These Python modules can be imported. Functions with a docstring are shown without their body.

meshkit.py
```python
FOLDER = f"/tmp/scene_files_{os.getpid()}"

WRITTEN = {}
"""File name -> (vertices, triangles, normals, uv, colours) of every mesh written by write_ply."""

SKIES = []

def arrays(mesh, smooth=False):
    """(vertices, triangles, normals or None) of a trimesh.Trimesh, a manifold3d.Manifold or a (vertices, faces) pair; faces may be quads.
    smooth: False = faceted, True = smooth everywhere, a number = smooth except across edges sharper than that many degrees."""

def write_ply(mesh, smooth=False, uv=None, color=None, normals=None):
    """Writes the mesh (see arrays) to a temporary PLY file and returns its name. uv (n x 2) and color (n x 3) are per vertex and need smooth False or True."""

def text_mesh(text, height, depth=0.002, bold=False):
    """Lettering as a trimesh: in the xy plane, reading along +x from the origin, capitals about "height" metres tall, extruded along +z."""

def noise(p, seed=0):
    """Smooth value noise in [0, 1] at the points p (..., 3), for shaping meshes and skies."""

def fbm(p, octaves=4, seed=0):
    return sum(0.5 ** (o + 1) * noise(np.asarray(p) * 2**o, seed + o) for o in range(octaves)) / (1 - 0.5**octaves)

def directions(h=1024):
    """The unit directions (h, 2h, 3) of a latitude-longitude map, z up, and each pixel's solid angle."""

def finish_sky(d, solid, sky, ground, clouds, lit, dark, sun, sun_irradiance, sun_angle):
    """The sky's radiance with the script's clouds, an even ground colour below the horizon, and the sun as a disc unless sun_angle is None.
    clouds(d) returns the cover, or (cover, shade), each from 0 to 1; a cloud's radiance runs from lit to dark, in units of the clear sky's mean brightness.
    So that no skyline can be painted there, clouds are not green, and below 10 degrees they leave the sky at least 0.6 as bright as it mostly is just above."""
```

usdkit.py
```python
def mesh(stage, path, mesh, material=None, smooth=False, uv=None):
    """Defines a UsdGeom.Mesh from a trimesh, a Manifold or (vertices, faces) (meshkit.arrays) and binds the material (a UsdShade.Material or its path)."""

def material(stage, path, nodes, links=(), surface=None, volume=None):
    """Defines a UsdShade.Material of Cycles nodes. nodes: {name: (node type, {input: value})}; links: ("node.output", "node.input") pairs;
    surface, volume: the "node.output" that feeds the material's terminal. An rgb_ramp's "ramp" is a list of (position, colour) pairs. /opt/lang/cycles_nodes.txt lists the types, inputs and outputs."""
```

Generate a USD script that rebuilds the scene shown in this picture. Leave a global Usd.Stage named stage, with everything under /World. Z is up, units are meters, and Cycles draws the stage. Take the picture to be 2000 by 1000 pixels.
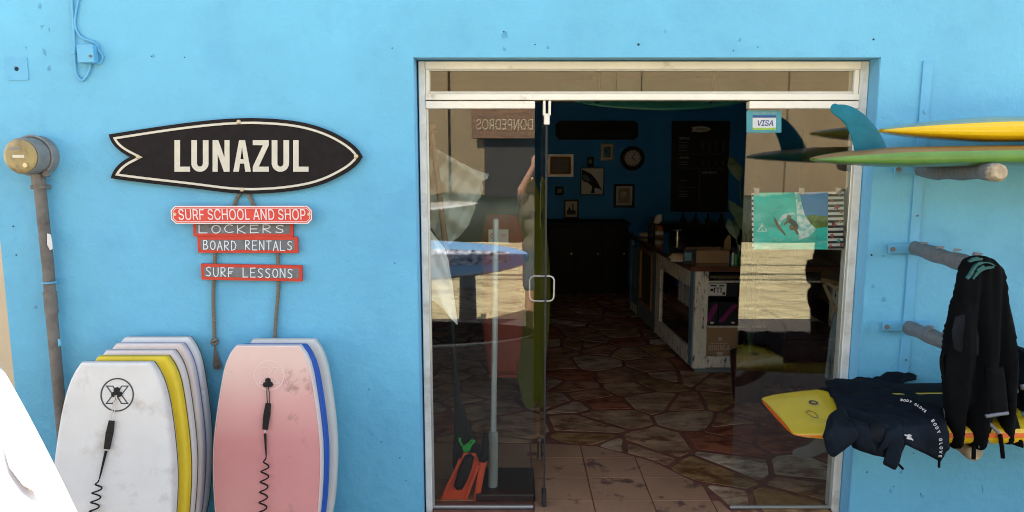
import math, random
import numpy as np, trimesh
from shapely.geometry import Polygon, LineString, Point, MultiPolygon, box as sbox
from shapely.ops import unary_union
from shapely import affinity
from scipy.spatial import Delaunay, Voronoi
from scipy.interpolate import CubicSpline
from pxr import Usd, UsdGeom, UsdLux, UsdShade, Gf, Sdf
import usdkit, meshkit

stage = Usd.Stage.CreateInMemory()
UsdGeom.SetStageUpAxis(stage, 'Z')
UsdGeom.SetStageMetersPerUnit(stage, 1.0)
UsdGeom.Xform.Define(stage, '/World')
UsdGeom.Scope.Define(stage, '/World/Looks')

# ---------------------------------------------------------------- camera, sky, sun, exposure
EYE, TILT, FPX = np.array([0, -3.67, 1.89]), math.radians(8.3), 1444.0   # focal length in pixels of a 2000 px wide picture
SUN_EL, SUN_AZ = math.radians(33.4), math.radians(-20)                   # azimuth from +y towards +x
cam = UsdGeom.Camera.Define(stage, '/World/camera')
cam.CreateHorizontalApertureAttr(36.0)
cam.CreateFocalLengthAttr(36.0 * FPX / 2000)
cam.CreateExposureAttr(2.3)
cam.CreateClippingRangeAttr((0.05, 1000))
cam.AddTranslateOp().Set(Gf.Vec3d(*EYE))
cam.AddRotateXOp().Set(90 - math.degrees(TILT))

SUN = np.array([math.sin(SUN_AZ) * math.cos(SUN_EL), math.cos(SUN_AZ) * math.cos(SUN_EL), math.sin(SUN_EL)])
sky_mat = usdkit.material(stage, '/World/Looks/sky', {
    's': ('sky_texture', {'sky_type': 'single_scattering', 'sun_disc': False, 'sun_elevation': SUN_EL, 'sun_rotation': SUN_AZ, 'aerosol_density': 1.6}),
    'h': ('hsv', {'saturation': .55}), 'b': ('background_shader', {'strength': 0.10})}, [('s.color', 'h.color'), ('h.color', 'b.color')], surface='b.background')
dome = UsdLux.DomeLight.Define(stage, '/World/sky')
UsdShade.MaterialBindingAPI.Apply(dome.GetPrim()).Bind(sky_mat)
dome.GetPrim().SetCustomDataByKey('kind', 'structure')
sun = UsdLux.DistantLight.Define(stage, '/World/sun')
sun.CreateIntensityAttr(1.25); sun.CreateAngleAttr(0.5); sun.CreateNormalizeAttr(True); sun.CreateColorAttr(Gf.Vec3f(1, .93, .82))
zx = SUN; xx = np.cross([0, 0, 1], zx); xx /= np.linalg.norm(xx); yx = np.cross(zx, xx)
sun.AddTransformOp().Set(Gf.Matrix4d(*xx, 0, *yx, 0, *zx, 0, 0, 0, 0, 1))

# ---------------------------------------------------------------- helpers
rng = np.random.default_rng(7)
RIGHT, FWD, UP = np.array([1, 0, 0.]), np.array([0, math.cos(TILT), -math.sin(TILT)]), np.array([0, math.sin(TILT), math.cos(TILT)])

def P(px, py, y):
    """The point at depth y (metres behind the wall face) that the photograph shows at pixel px, py."""
    d = FWD + (px - 1000) / FPX * RIGHT - (py - 500) / FPX * UP
    return EYE + d * (y - EYE[1]) / d[1]

def W(pts, y):
    return [tuple(P(a, b, y)[[0, 2]]) for a, b in pts]

ZF = -.055   # the shop floor
def floor_at(px, py, z=None):
    z = ZF if z is None else z
    d = FWD + (px - 1000) / FPX * RIGHT - (py - 500) / FPX * UP
    return EYE + d * (z - EYE[2]) / d[2]

used, LOC = {}, {}
def numbered(parent, name):
    k = used.get((parent, name), 0); used[(parent, name)] = k + 1
    return f'{parent}/{name}' + (f'_{k:03d}' if k else '')

def tag(prim, label=None, cat=None, group=None, kind=None):
    for k, v in (('label', label), ('category', cat), ('group', group), ('kind', kind)):
        if v: prim.SetCustomDataByKey(k, v)
    return prim

def thing(name, label, cat, loc=(0, 0, 0), group=None, kind=None):
    path = numbered('/World', name)
    x = UsdGeom.Xform.Define(stage, path); x.AddTranslateOp().Set(Gf.Vec3d(*map(float, loc)))
    LOC[path] = np.array(loc, float)
    return tag(x.GetPrim(), label, cat, group, kind)

def obj(name, mesh, m, parent=None, smooth=False, label=None, cat=None, group=None, kind=None):
    """One Mesh prim, given in world coordinates, under parent or under /World."""
    base = str(parent.GetPath()) if parent else '/World'
    path = numbered(base, name)
    if isinstance(mesh, list): mesh = join(mesh)
    off = LOC.get(base, np.zeros(3))
    if hasattr(mesh, 'to_mesh'):
        mm = mesh.to_mesh(); mesh = trimesh.Trimesh(mm.vert_properties[:, :3], mm.tri_verts, process=False)
    mesh = mesh.copy(); mesh.apply_translation(-off)
    LOC[path] = off
    p = usdkit.mesh(stage, path, mesh, M[m], smooth=smooth).GetPrim()
    return tag(p, label, cat, group, kind)

def join(ms): return trimesh.util.concatenate(ms)

def hull(pts): return trimesh.convex.convex_hull(np.asarray(pts, float))

def box(x0, x1, y0, y1, z0, z1, b=0.0):
    if b <= 0:
        return trimesh.creation.box(bounds=[(min(x0, x1), min(y0, y1), min(z0, z1)), (max(x0, x1), max(y0, y1), max(z0, z1))])
    c = np.array([(x0 + x1) / 2, (y0 + y1) / 2, (z0 + z1) / 2]); h = np.abs([x1 - x0, y1 - y0, z1 - z0]) / 2
    b = min(b, h.min() * .95); pts = []
    for s in np.ndindex(2, 2, 2):
        s = np.array(s) * 2 - 1
        for k in range(3):
            q = h - b; q[k] = h[k]; pts.append(c + s * q)
    return hull(pts)

def ext(poly, yb, t):
    """Extrudes a polygon of (x, z) from depth yb towards the street by t."""
    out = []
    for g in getattr(poly, 'geoms', [poly]):
        if g.is_empty or g.area < 1e-9: continue
        m = trimesh.creation.extrude_polygon(g, t, engine='earcut')
        v = m.vertices.copy(); m.vertices = np.stack([v[:, 0], yb - v[:, 2], v[:, 1]], 1); out.append(m)
    return join(out)

def ext_flat(poly, z0, h):
    return trimesh.util.concatenate([_tr(trimesh.creation.extrude_polygon(g, h, engine='earcut'), z0) for g in getattr(poly, 'geoms', [poly])])
def _tr(m, z0): m.apply_translation((0, 0, z0)); return m

def loft(rings, cap=True, closed=True):
    r = [np.asarray(x, float) for x in rings]; n = len(r[0]); v = np.vstack(r); f = []
    for k in range(len(r) - 1):
        for i in range(n if closed else n - 1):
            a, b = k * n + i, k * n + (i + 1) % n
            f += [(a, b, b + n), (a, b + n, a + n)]
    if cap:
        for k, flip in ((0, True), (len(r) - 1, False)):
            c = len(v); v = np.vstack([v, r[k].mean(0)])
            for i in range(n):
                a, b = k * n + i, k * n + (i + 1) % n
                f.append((b, a, c) if flip else (a, b, c))
    m = trimesh.Trimesh(v, np.array(f), process=False)
    if cap and closed and m.volume < 0: m.invert()
    return m

def tube(pts, r, n=8, closed=False):
    p = np.asarray(pts, float); rr = np.broadcast_to(r, len(p)); rings = []
    t = np.gradient(p, axis=0); t /= np.linalg.norm(t, axis=1, keepdims=True) + 1e-12
    u = np.cross(t[0], [0, 0, 1.0]);
    if np.linalg.norm(u) < .1: u = np.cross(t[0], [1.0, 0, 0])
    u /= np.linalg.norm(u)
    for k in range(len(p)):
        u = u - t[k] * (u @ t[k]); u /= np.linalg.norm(u); w = np.cross(t[k], u)
        a = np.linspace(0, 2 * np.pi, n, endpoint=False)[:, None]
        rings.append(p[k] + rr[k] * (np.cos(a) * u + np.sin(a) * w))
    return loft(rings)

def spline(pts, n=40):
    p = np.asarray(pts, float); s = np.concatenate([[0], np.cumsum(np.linalg.norm(np.diff(p, axis=0), axis=1))])
    return CubicSpline(s, p, axis=0)(np.linspace(0, s[-1], n))

def cyl(a, b, r, n=20, r2=None): return tube([a, b], [r, r if r2 is None else r2], n)

def text_at(text, px0, py0, px1, py1, y, depth=.0015, bold=False, slope=0):
    """Lettering that fills the pixel box on the plane at depth y, facing the street."""
    m = meshkit.text_mesh(text, .05, depth, bold)
    a, b = P(px0, py0, y), P(px1, py1, y); lo, hi = m.bounds
    v = m.vertices.copy(); u = (v[:, 0] - lo[0]) / (hi[0] - lo[0]); w = (v[:, 1] - lo[1]) / (hi[1] - lo[1])
    m.vertices = np.stack([a[0] + u * (b[0] - a[0]), y - v[:, 2], b[2] + w * (a[2] - b[2]) + slope * u * (b[0] - a[0])], 1)
    return m

def pillow(outline, yfun, thick, res=.014, amp=.006, seed=0, fold=None, zedge=.05, world=False):
    """A closed, cushioned cloth shape filling the outline; yfun(x, z) is the depth of its mid surface."""
    pts = outline if world else W(outline, yfun if np.isscalar(yfun) else -.3)
    poly = Polygon(pts).buffer(0)
    if poly.geom_type != 'Polygon': poly = max(poly.geoms, key=lambda g: g.area)
    edge = np.array([poly.exterior.interpolate(s).coords[0] for s in np.arange(0, poly.exterior.length, res)])
    x0, z0, x1, z1 = poly.bounds
    gx, gz = np.meshgrid(np.arange(x0, x1, res), np.arange(z0, z1, res)); gx = gx + (np.arange(gx.shape[0]) % 2)[:, None] * res / 2
    inner = poly.buffer(-res * .6); q = np.array([g for g in np.stack([gx.ravel(), gz.ravel()], 1) if inner.contains(Point(g))]).reshape(-1, 2)
    al = np.vstack([edge, q]); tri = Delaunay(al).simplices
    tri = np.array([t for t in tri if poly.contains(Point(al[t].mean(0)))])
    d2 = np.array([poly.exterior.distance(Point(g)) for g in al]); prof = np.sqrt(np.clip(d2 / zedge, 0, 1) * (2 - np.clip(d2 / zedge, 0, 1)))
    prof[:len(edge)] = 0
    mid = np.full(len(al), yfun) if np.isscalar(yfun) else np.array([yfun(*g) for g in al])
    nz = meshkit.fbm(np.stack([al[:, 0] * 9, al[:, 1] * 7, np.full(len(al), seed * 3.1)], 1), 3, seed) - .5
    fo = fold(al[:, 0], al[:, 1]) if fold else 0
    wob = amp * 2 * nz + fo
    front = mid - thick / 2 * (.25 + .75 * prof) + wob; back = mid + thick / 2 * (.25 + .75 * prof) + wob
    n = len(al); v = np.vstack([np.stack([al[:, 0], front, al[:, 1]], 1), np.stack([al[:, 0], back, al[:, 1]], 1)])
    a, b, c = (al[tri[:, k]] for k in range(3)); cr = (b[:, 0] - a[:, 0]) * (c[:, 1] - a[:, 1]) - (b[:, 1] - a[:, 1]) * (c[:, 0] - a[:, 0])
    tri[cr < 0] = tri[cr < 0][:, ::-1]
    k = np.arange(len(edge)); k2 = (k + 1) % len(edge)
    f = np.vstack([tri, tri[:, ::-1] + n, np.stack([k, k + n, k2], 1), np.stack([k2, k + n, k2 + n], 1)])
    m = trimesh.Trimesh(v, f, process=False); m.fix_normals()
    return m

# ---------------------------------------------------------------- materials
M = {}
def mat(name, col, rough=.6, var=.12, scale=5., bump=0., bscale=80., metal=0., spec=.5, dirt=None, dirt_scale=3., dirt_at=(.6, .75), stretch=(1, 1, 1), detail=4., sheen=0., coat=0., extra=None):
    col = np.array(col, float)
    n = {'g': ('geometry', {}), 'm': ('mapping', {'scale': stretch}), 'n': ('noise_texture', {'scale': scale, 'detail': detail, 'roughness': .6}),
         'r': ('rgb_ramp', {'ramp': [(.3, col * (1 - var)), (.7, np.minimum(col * (1 + var), 1))]}),
         'p': ('principled_bsdf', {'roughness': rough, 'metallic': metal, 'specular_ior_level': spec, 'sheen_weight': sheen, 'coat_weight': coat})}
    l = [('g.position', 'm.vector'), ('m.vector', 'n.vector'), ('n.fac', 'r.fac')]
    out = 'r.color'
    if dirt is not None:
        n['dn'] = ('noise_texture', {'scale': dirt_scale, 'detail': 6., 'roughness': .65}); l.append(('m.vector', 'dn.vector'))
        n['dr'] = ('rgb_ramp', {'ramp': [(dirt_at[0], (0, 0, 0)), (dirt_at[1], (1, 1, 1))]}); l.append(('dn.fac', 'dr.fac'))
        n['dm'] = ('mix_color', {'b': tuple(dirt)}); l += [(out, 'dm.a'), ('dr.color', 'dm.fac')]; out = 'dm.result'
    l.append((out, 'p.base_color'))
    if bump:
        n['bn'] = ('noise_texture', {'scale': bscale, 'detail': 8. if name == 'wall_blue' else 4., 'roughness': .62 if name == 'wall_blue' else .5}); n['b'] = ('bump', {'distance': bump, 'strength': 1.})
        l += [('m.vector', 'bn.vector'), ('bn.fac', 'b.height'), ('b.normal', 'p.normal')]
    M[name] = usdkit.material(stage, '/World/Looks/' + name, n, l, surface='p.BSDF')
    return name

def pane(name, ior, tint=(1, 1, 1), rough=0.0):
    M[name] = usdkit.material(stage, '/World/Looks/' + name, {'gb': ('geometry', {}), 'mi': ('map_range', {'to_min': ior, 'to_max': 1 / ior}), 'f': ('fresnel', {}), 't': ('transparent_bsdf', {'color': tint}),
        'g': ('glossy_bsdf', {'color': (1, 1, 1), 'roughness': rough}), 'x': ('mix_closure', {})},
        [('gb.backfacing', 'mi.value'), ('mi.result', 'f.IOR'), ('f.fac', 'x.fac'), ('t.BSDF', 'x.closure1'), ('g.BSDF', 'x.closure2')], surface='x.closure')

mat('wall_blue', (.13, .445, .655), .55, .075, 1.7, .009, 13, dirt=(.10, .36, .58), dirt_scale=2.6, dirt_at=(.5, .8), detail=9)
mat('reveal_blue', (.15, .46, .72), .5, .05, 3, .001, 60)
mat('paint_blue', (.118, .41, .635), .45, .07, 8, .0008, 90)
mat('chip_blue', (.085, .31, .50), .6, .15, 40)
mat('deep_blue', (.012, .29, .80), .6, .08, 2, .001, 50)
mat('cream_paint', (.84, .79, .67), .45, .06, 5, .0006, 60, dirt=(.45, .35, .22), dirt_scale=9, dirt_at=(.62, .8))
mat('old_jamb', (.72, .70, .63), .6, .1, 9, .001, 70, dirt=(.40, .36, .29), dirt_scale=7, dirt_at=(.5, .75))
mat('alu', (.55, .58, .55), .35, .06, 10, metal=.8)
mat('steel', (.62, .63, .62), .28, .05, 20, metal=1)
mat('cream_wall', (.66, .56, .42), .8, .06, 3, .001, 40)
mat('ceiling_beige', (.60, .50, .36), .8, .06, 3, .001, 40)
mat('black', (.012, .012, .013), .55, .2, 10)
mat('dark_hole', (.01, .02, .03), .9, .1, 10)
mat('sand', (.64, .54, .31), .95, .16, 1.4, .09, 3.5, dirt=(.40, .31, .17), dirt_scale=2.2, dirt_at=(.52, .66), detail=8)
mat('pavement', (.10, .085, .075), .9, .12, 2, .002, 60, dirt=(.07, .06, .05), dirt_scale=2)
mat('sign_black', (.013, .0095, .009), .75, .25, 25, .0004, 200, dirt=(.03, .026, .024), dirt_scale=30, dirt_at=(.68, .8), spec=.2)
mat('sign_cream', (.62, .57, .46), .6, .06, 30)
mat('sign_red', (.66, .055, .035), .45, .06, 20, .0003, 120)
mat('sign_white', (.78, .70, .66), .5, .05, 20)
mat('chalk_grey', (.16, .16, .16), .85, .18, 40, dirt=(.24, .24, .24), dirt_scale=18)
mat('chalk', (.74, .78, .80), .95, .12, 120)
mat('plank_red', (.56, .045, .02), .65, .14, 30, .0008, 60, stretch=(1, 1, 6))
mat('brass', (.60, .50, .32), .4, .1, 30, metal=.6)
mat('rope', (.20, .165, .125), .95, .35, 160, .003, 300)
mat('pipe_grey', (.165, .145, .125), .75, .22, 14, .0012, 60, dirt=(.09, .075, .06), dirt_scale=8, dirt_at=(.5, .7))
mat('meter_grey', (.23, .225, .21), .55, .2, 12, .0008, 60, dirt=(.12, .1, .07), dirt_scale=10)
mat('meter_face', (.30, .225, .09), .4, .25, 14, coat=.25, dirt=(.16, .12, .06), dirt_scale=18, dirt_at=(.5, .7))
mat('white_foam', (.68, .655, .62), .6, .05, 5, .0006, 150, dirt=(.44, .38, .32), dirt_scale=5.2, dirt_at=(.55, .78))
mat('white_foam_pink', (.70, .62, .58), .6, .05, 4, .0006, 150, dirt=(.66, .50, .46), dirt_scale=2.4, dirt_at=(.45, .8))
mat('grey_foam', (.58, .58, .54), .65, .05, 6, .0006, 150)
mat('lilac_foam', (.42, .40, .46), .65, .05, 6, .0006, 150)
mat('yellow_foam', (.72, .52, .02), .55, .08, 5, .0006, 150, dirt=(.45, .34, .06), dirt_scale=5, dirt_at=(.62, .8))
mat('orange_rim', (.70, .36, .06), .55, .06, 6)
mat('blue_foam', (.01, .085, .42), .5, .06, 5)
mat('pale_rail', (.78, .66, .62), .55, .04, 6)
mat('line_black', (.015, .015, .02), .5, .1, 20)
mat('leash_black', (.007, .007, .007), .5, .2, 40, spec=.25)
mat('logo_dark', (.05, .05, .055), .7, .25, 60)
mat('logo_pale', (.78, .60, .56), .6, .05, 60)
mat('clear_string', (.66, .60, .55), .4, .1, 40)
# pink deck: salmon, paler to the nose and the rails, with scuffs
M['pink_foam'] = usdkit.material(stage, '/World/Looks/pink_foam', {
    'g': ('geometry', {}), 'sx': ('separate_xyz', {}), 'mr': ('map_range', {'from_min': .5, 'from_max': .98, 'to_min': 0., 'to_max': 1., 'clamp': True}),
    'n': ('noise_texture', {'scale': 3.2, 'detail': 5.}), 'ad': ('math', {'math_type': 'multiply_add', 'value2': .45, 'value3': 0.}), 'sm': ('math', {'math_type': 'add'}),
    'r': ('rgb_ramp', {'ramp': [(.15, (.60, .235, .225)), (.6, (.66, .34, .31)), (1., (.72, .50, .43))]}),
    'dn': ('noise_texture', {'scale': 4.3, 'detail': 8., 'roughness': .75}), 'dr': ('rgb_ramp', {'ramp': [(.595, (0, 0, 0)), (.70, (1, 1, 1))]}),
    'dm': ('mix_color', {'b': (.33, .18, .15)}), 'p': ('principled_bsdf', {'roughness': .62})},
    [('g.position', 'sx.vector'), ('sx.z', 'mr.value'), ('g.position', 'n.vector'), ('n.fac', 'ad.value1'), ('mr.result', 'sm.value1'), ('ad.value', 'sm.value2'), ('sm.value', 'r.fac'),
     ('g.position', 'dn.vector'), ('dn.fac', 'dr.fac'), ('r.color', 'dm.a'), ('dr.color', 'dm.fac'), ('dm.result', 'p.base_color')], surface='p.BSDF')
mat('white_gloss', (.80, .79, .77), .25, .02, 6, coat=.5)
mat('logo_tan', (.26, .16, .09), .4, .1, 20)
mat('teal_fin', (.001, .12, .175), .4, .35, 7, .0006, 40, spec=.25, stretch=(1, 1, 1.6))
mat('board_green', (.10, .22, .04), .35, .18, 7, coat=.15, dirt=(.18, .28, .12), dirt_scale=9)
mat('board_brown', (.26, .135, .025), .4, .2, 6, coat=.1, stretch=(.5, 3, 3))
mat('board_yellow', (.72, .47, .005), .3, .05, 5, coat=.5)
mat('board_sage', (.22, .32, .22), .4, .1, 5, coat=.4)
mat('board_yellow_dull', (.66, .47, .015), .35, .07, 6, coat=.4, dirt=(.50, .36, .03), dirt_scale=7)
mat('rail_orange', (.70, .13, .012), .35, .12, 12, coat=.4, dirt=(.7, .5, .3), dirt_scale=14, dirt_at=(.68, .75))
mat('deck_pad', (.007, .007, .008), .8, .2, 60, .001, 200, spec=.15)
mat('fin_grey', (.065, .07, .075), .55, .2, 20, spec=.25)
mat('tape_grey', (.15, .155, .16), .55, .22, 18, .002, 50, dirt=(.24, .22, .2), dirt_scale=12, stretch=(1, 3, 1))
mat('raw_wood', (.40, .31, .20), .8, .3, 35, .002, 80)
mat('wetsuit_navy', (.003, .0068, .0125), .9, .35, 9, .0006, 400, spec=.18)
mat('wetsuit_black', (.003, .0035, .004), .95, .35, 9, .0006, 400, spec=.1)
mat('wetsuit_panel', (.009, .011, .014), .95, .25, 20, spec=.12)
mat('hem_grey', (.16, .17, .20), .7, .1, 30)
mat('print_white', (.50, .52, .54), .6, .1, 60)
mat('print_teal', (.008, .085, .08), .6, .4, 90)
# interior
mat('grout', (.185, .066, .044), .85, .3, 8, .003, 40)
for k, c in enumerate([(.38, .20, .115), (.43, .265, .155), (.34, .115, .06), (.45, .31, .20), (.36, .21, .09), (.54, .43, .31)]):
    mat(f'stone_{"abcdef"[k]}', c, .6, .5, 4.2, .006, 11, dirt=np.array(c) * (.40, .27, .21), dirt_scale=6.5, dirt_at=(.46, .62), stretch=(1, 1.7, 1), detail=12, spec=.25)
mat('tile_clay', (.36, .20, .115), .7, .14, 3, .001, 40, dirt=(.13, .07, .05), dirt_scale=6.5, dirt_at=(.58, .66))
mat('distressed_white', (.70, .66, .54), .75, .12, 9, .002, 40, dirt=(.045, .035, .03), dirt_scale=13, dirt_at=(.56, .66), stretch=(2.4, 2.4, .7), detail=6)
mat('distressed_blue', (.12, .24, .31), .75, .2, 9, .002, 40, dirt=(.04, .04, .04), dirt_scale=9, stretch=(2, 2, .6))
mat('grey_plinth', (.16, .20, .21), .75, .2, 9, .001, 40)
mat('counter_top', (.115, .043, .022), .3, .3, 7, stretch=(1, .3, 1), coat=.3)
mat('orange_wood', (.30, .13, .03), .5, .2, 8, stretch=(2, 2, .5))
mat('ebony', (.006, .004, .0035), .5, .3, 6, spec=.2)
mat('dark_wood', (.035, .012, .008), .45, .35, 6, stretch=(2, 2, .4))
mat('pine_wood', (.42, .31, .17), .6, .2, 7, stretch=(1, 1, .3))
mat('table_wood', (.24, .15, .07), .45, .3, 6, stretch=(.4, 3, 3))
mat('cardboard', (.32, .20, .10), .85, .08, 8)
mat('card_print', (.55, .48, .38), .85, .1, 30)
mat('box_black', (.01, .01, .012), .4, .2, 8)
mat('magenta', (.22, .015, .12), .5, .2, 30)
mat('paper_white', (.66, .64, .60), .7, .04, 20)
mat('paper_grey', (.30, .30, .29), .7, .3, 40)
mat('ink', (.02, .02, .022), .7, .2, 40)
mat('gold_frame', (.40, .33, .18), .4, .2, 20, metal=.3)
mat('silver_frame', (.55, .54, .5), .35, .15, 20, metal=.3)
mat('tan_mount', (.32, .16, .07), .7, .1, 20)
mat('pic_sea', (.10, .22, .28), .6, .5, 25)
mat('pale_cloth', (.78, .78, .77), .85, .06, 10, .002, 30)
mat('grey_cloth', (.17, .20, .22), .9, .12, 12, .001, 60)
mat('fin_orange', (.70, .085, .03), .45, .07, 10)
mat('logo_green', (.03, .42, .06), .5, .1, 20)
mat('olive_board', (.10, .115, .008), .4, .1, 5, coat=.3)
mat('orange_board', (.24, .04, .018), .6, .08, 6)
mat('teal_board', (.03, .27, .24), .4, .1, 4, coat=.3)
mat('shaft_brown', (.16, .085, .045), .5, .25, 12, stretch=(3, 3, .4))
mat('pole_grey', (.36, .38, .37), .4, .1, 16, metal=.3)
mat('sleeve_grey', (.24, .25, .23), .7, .12, 12)
mat('jar_gold', (.30, .22, .08), .25, .2, 20)
mat('shell', (.45, .38, .27), .6, .2, 20)
mat('leaf_dark', (.03, .07, .03), .5, .3, 12)
mat('sticker_teal', (.06, .28, .32), .4, .1, 20)
mat('sticker_navy', (.02, .07, .22), .4, .05, 20)
mat('sticker_green', (.30, .48, .08), .5, .1, 20)
mat('poster_wave', (.02, .50, .43), .45, .35, 6, dirt=(.25, .58, .56), dirt_scale=9, dirt_at=(.52, .75), stretch=(1, 1, 2.4), detail=7)
mat('poster_sky', (.03, .20, .46), .45, .2, 8, dirt=(.25, .45, .62), dirt_scale=8)
mat('poster_hill', (.10, .17, .03), .5, .5, 40)
mat('poster_foam', (.66, .74, .74), .5, .15, 50, dirt=(.12, .50, .50), dirt_scale=45, dirt_at=(.45, .62))
mat('poster_skin', (.12, .075, .05), .5, .2, 40)
mat('flower_print', (.30, .06, .07), .5, .6, 60)
# outside, seen in the glass
mat('far_wall_shaded', (.17, .125, .07), .85, .12, 1, .004, 12)  # facade's shade is put into this darkened tan
mat('far_dark', (.022, .016, .012), .8, .3, 2)
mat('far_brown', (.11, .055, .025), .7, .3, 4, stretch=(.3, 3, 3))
mat('hedge', (.018, .022, .01), .7, .5, 3)
mat('stone_pillar', (.26, .25, .23), .8, .15, 5, .003, 40)
mat('blue_deck', (.18, .36, .62), .3, .06, 3, coat=.5)
mat('cream_rail', (.62, .60, .52), .3, .05, 5, coat=.5)
mat('skin', (.36, .20, .135), .5, .08, 8)
mat('shirt_grey', (.10, .085, .07), .85, .12, 8)
mat('shorts', (.06, .07, .09), .85, .15, 8)
mat('sign_text_far', (.30, .25, .17), .8)
mat('hair', (.03, .02, .014), .7, .3, 30)
pane('glass', 1.75, (.93, .95, .93))
pane('clear_glass', 1.5)
# translucent plastic film
M['film'] = usdkit.material(stage, '/World/Looks/film', {'p': ('principled_bsdf', {'base_color': (.70, .76, .72), 'roughness': .35}), 'tr': ('translucent_bsdf', {'color': (.7, .76, .72)}), 'x': ('mix_closure', {'fac': .45})},
    [('p.BSDF', 'x.closure1'), ('tr.BSDF', 'x.closure2')], surface='x.closure')

# ---------------------------------------------------------------- ground
def struct(name, mesh, m, smooth=False): return obj(name, mesh, m, None, smooth, kind='structure')
def slab(x0, x1, y0, y1, z0, z1): return box(x0, x1, y0, y1, z0, z1)
gx, gy = np.meshgrid(np.concatenate([[-220, -60, -25], np.linspace(-14, 16, 76), [30, 70, 220]]), np.concatenate([[-220, -70, -30], np.linspace(-16, -4.9, 38), [-4.72, 0, 60, 220]]))
gz = np.full(gx.shape, -.22); near = (np.abs(gx) < 20) & (gy < -4.8) & (gy > -20)
gz = np.where(near, -.235 + .05 * meshkit.fbm(np.stack([gx * 1.7, gy * 1.7, gx * 0], -1), 3, 5), gz)
idx = np.arange(gx.size).reshape(gx.shape)
quads = np.stack([idx[:-1, :-1], idx[:-1, 1:], idx[1:, 1:], idx[1:, :-1]], -1).reshape(-1, 4)
tri = np.vstack([quads[:, [0, 1, 2]], quads[:, [0, 2, 3]]])
struct('sand_ground', trimesh.Trimesh(np.stack([gx.ravel(), gy.ravel(), gz.ravel()], 1), tri, process=False), 'sand', True)
struct('pavement', box(-40, 40, -4.7, .0, -.4, -.12, .015), 'pavement')

# ---------------------------------------------------------------- the shop building
B = thing('shop_building', 'bright blue rendered shop front with wide glazed doorway', 'building', (0, 0, -.12))
HX0, HX1, HZ1 = P(810, 300, 0)[0], P(1720, 120, 0)[0], P(1000, 111.5, 0)[2]
wall_poly = sbox(-2.56, -.12, 4.2, 2.74).difference(sbox(HX0, -.2, HX1, HZ1))
fw = obj('front_wall', ext(wall_poly, .16, .16), 'wall_blue', B)
# reveals: thin painted linings 3 mm proud of the cut wall
obj('reveal', box(HX0 - .01, HX0 + .003, .004, .15, -.12, HZ1 - .003), 'reveal_blue', B)
obj('reveal', box(HX1 - .003, HX1 + .01, .004, .15, -.12, HZ1 - .003), 'reveal_blue', B)
obj('reveal', box(HX0 + .003, HX1 - .003, .004, .15, HZ1 - .003, HZ1 + .01), 'reveal_blue', B)
obj('side_wall', box(-2.56, -2.40, .16, 6.6, -.12, 2.74), 'cream_wall', B)
obj('side_wall', box(4.0, 4.2, .16, 6.6, -.12, 2.74), 'cream_wall', B)
obj('back_wall', box(-2.40, 4.0, 6.6, 6.8, -.12, 2.74), 'deep_blue', B)
obj('ceiling', box(-2.40, 4.0, .16, 6.6, 2.5, 2.74), 'ceiling_beige', B)
obj('bounce_lining', ext(sbox(-2.40, -.12, 4.0, 2.5).difference(sbox(HX0 - .02, -.2, HX1 + .02, HZ1 + .02)), .166, .006), 'cream_wall', B)  # unseen, added to bounce warm fill light into the shop
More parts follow.
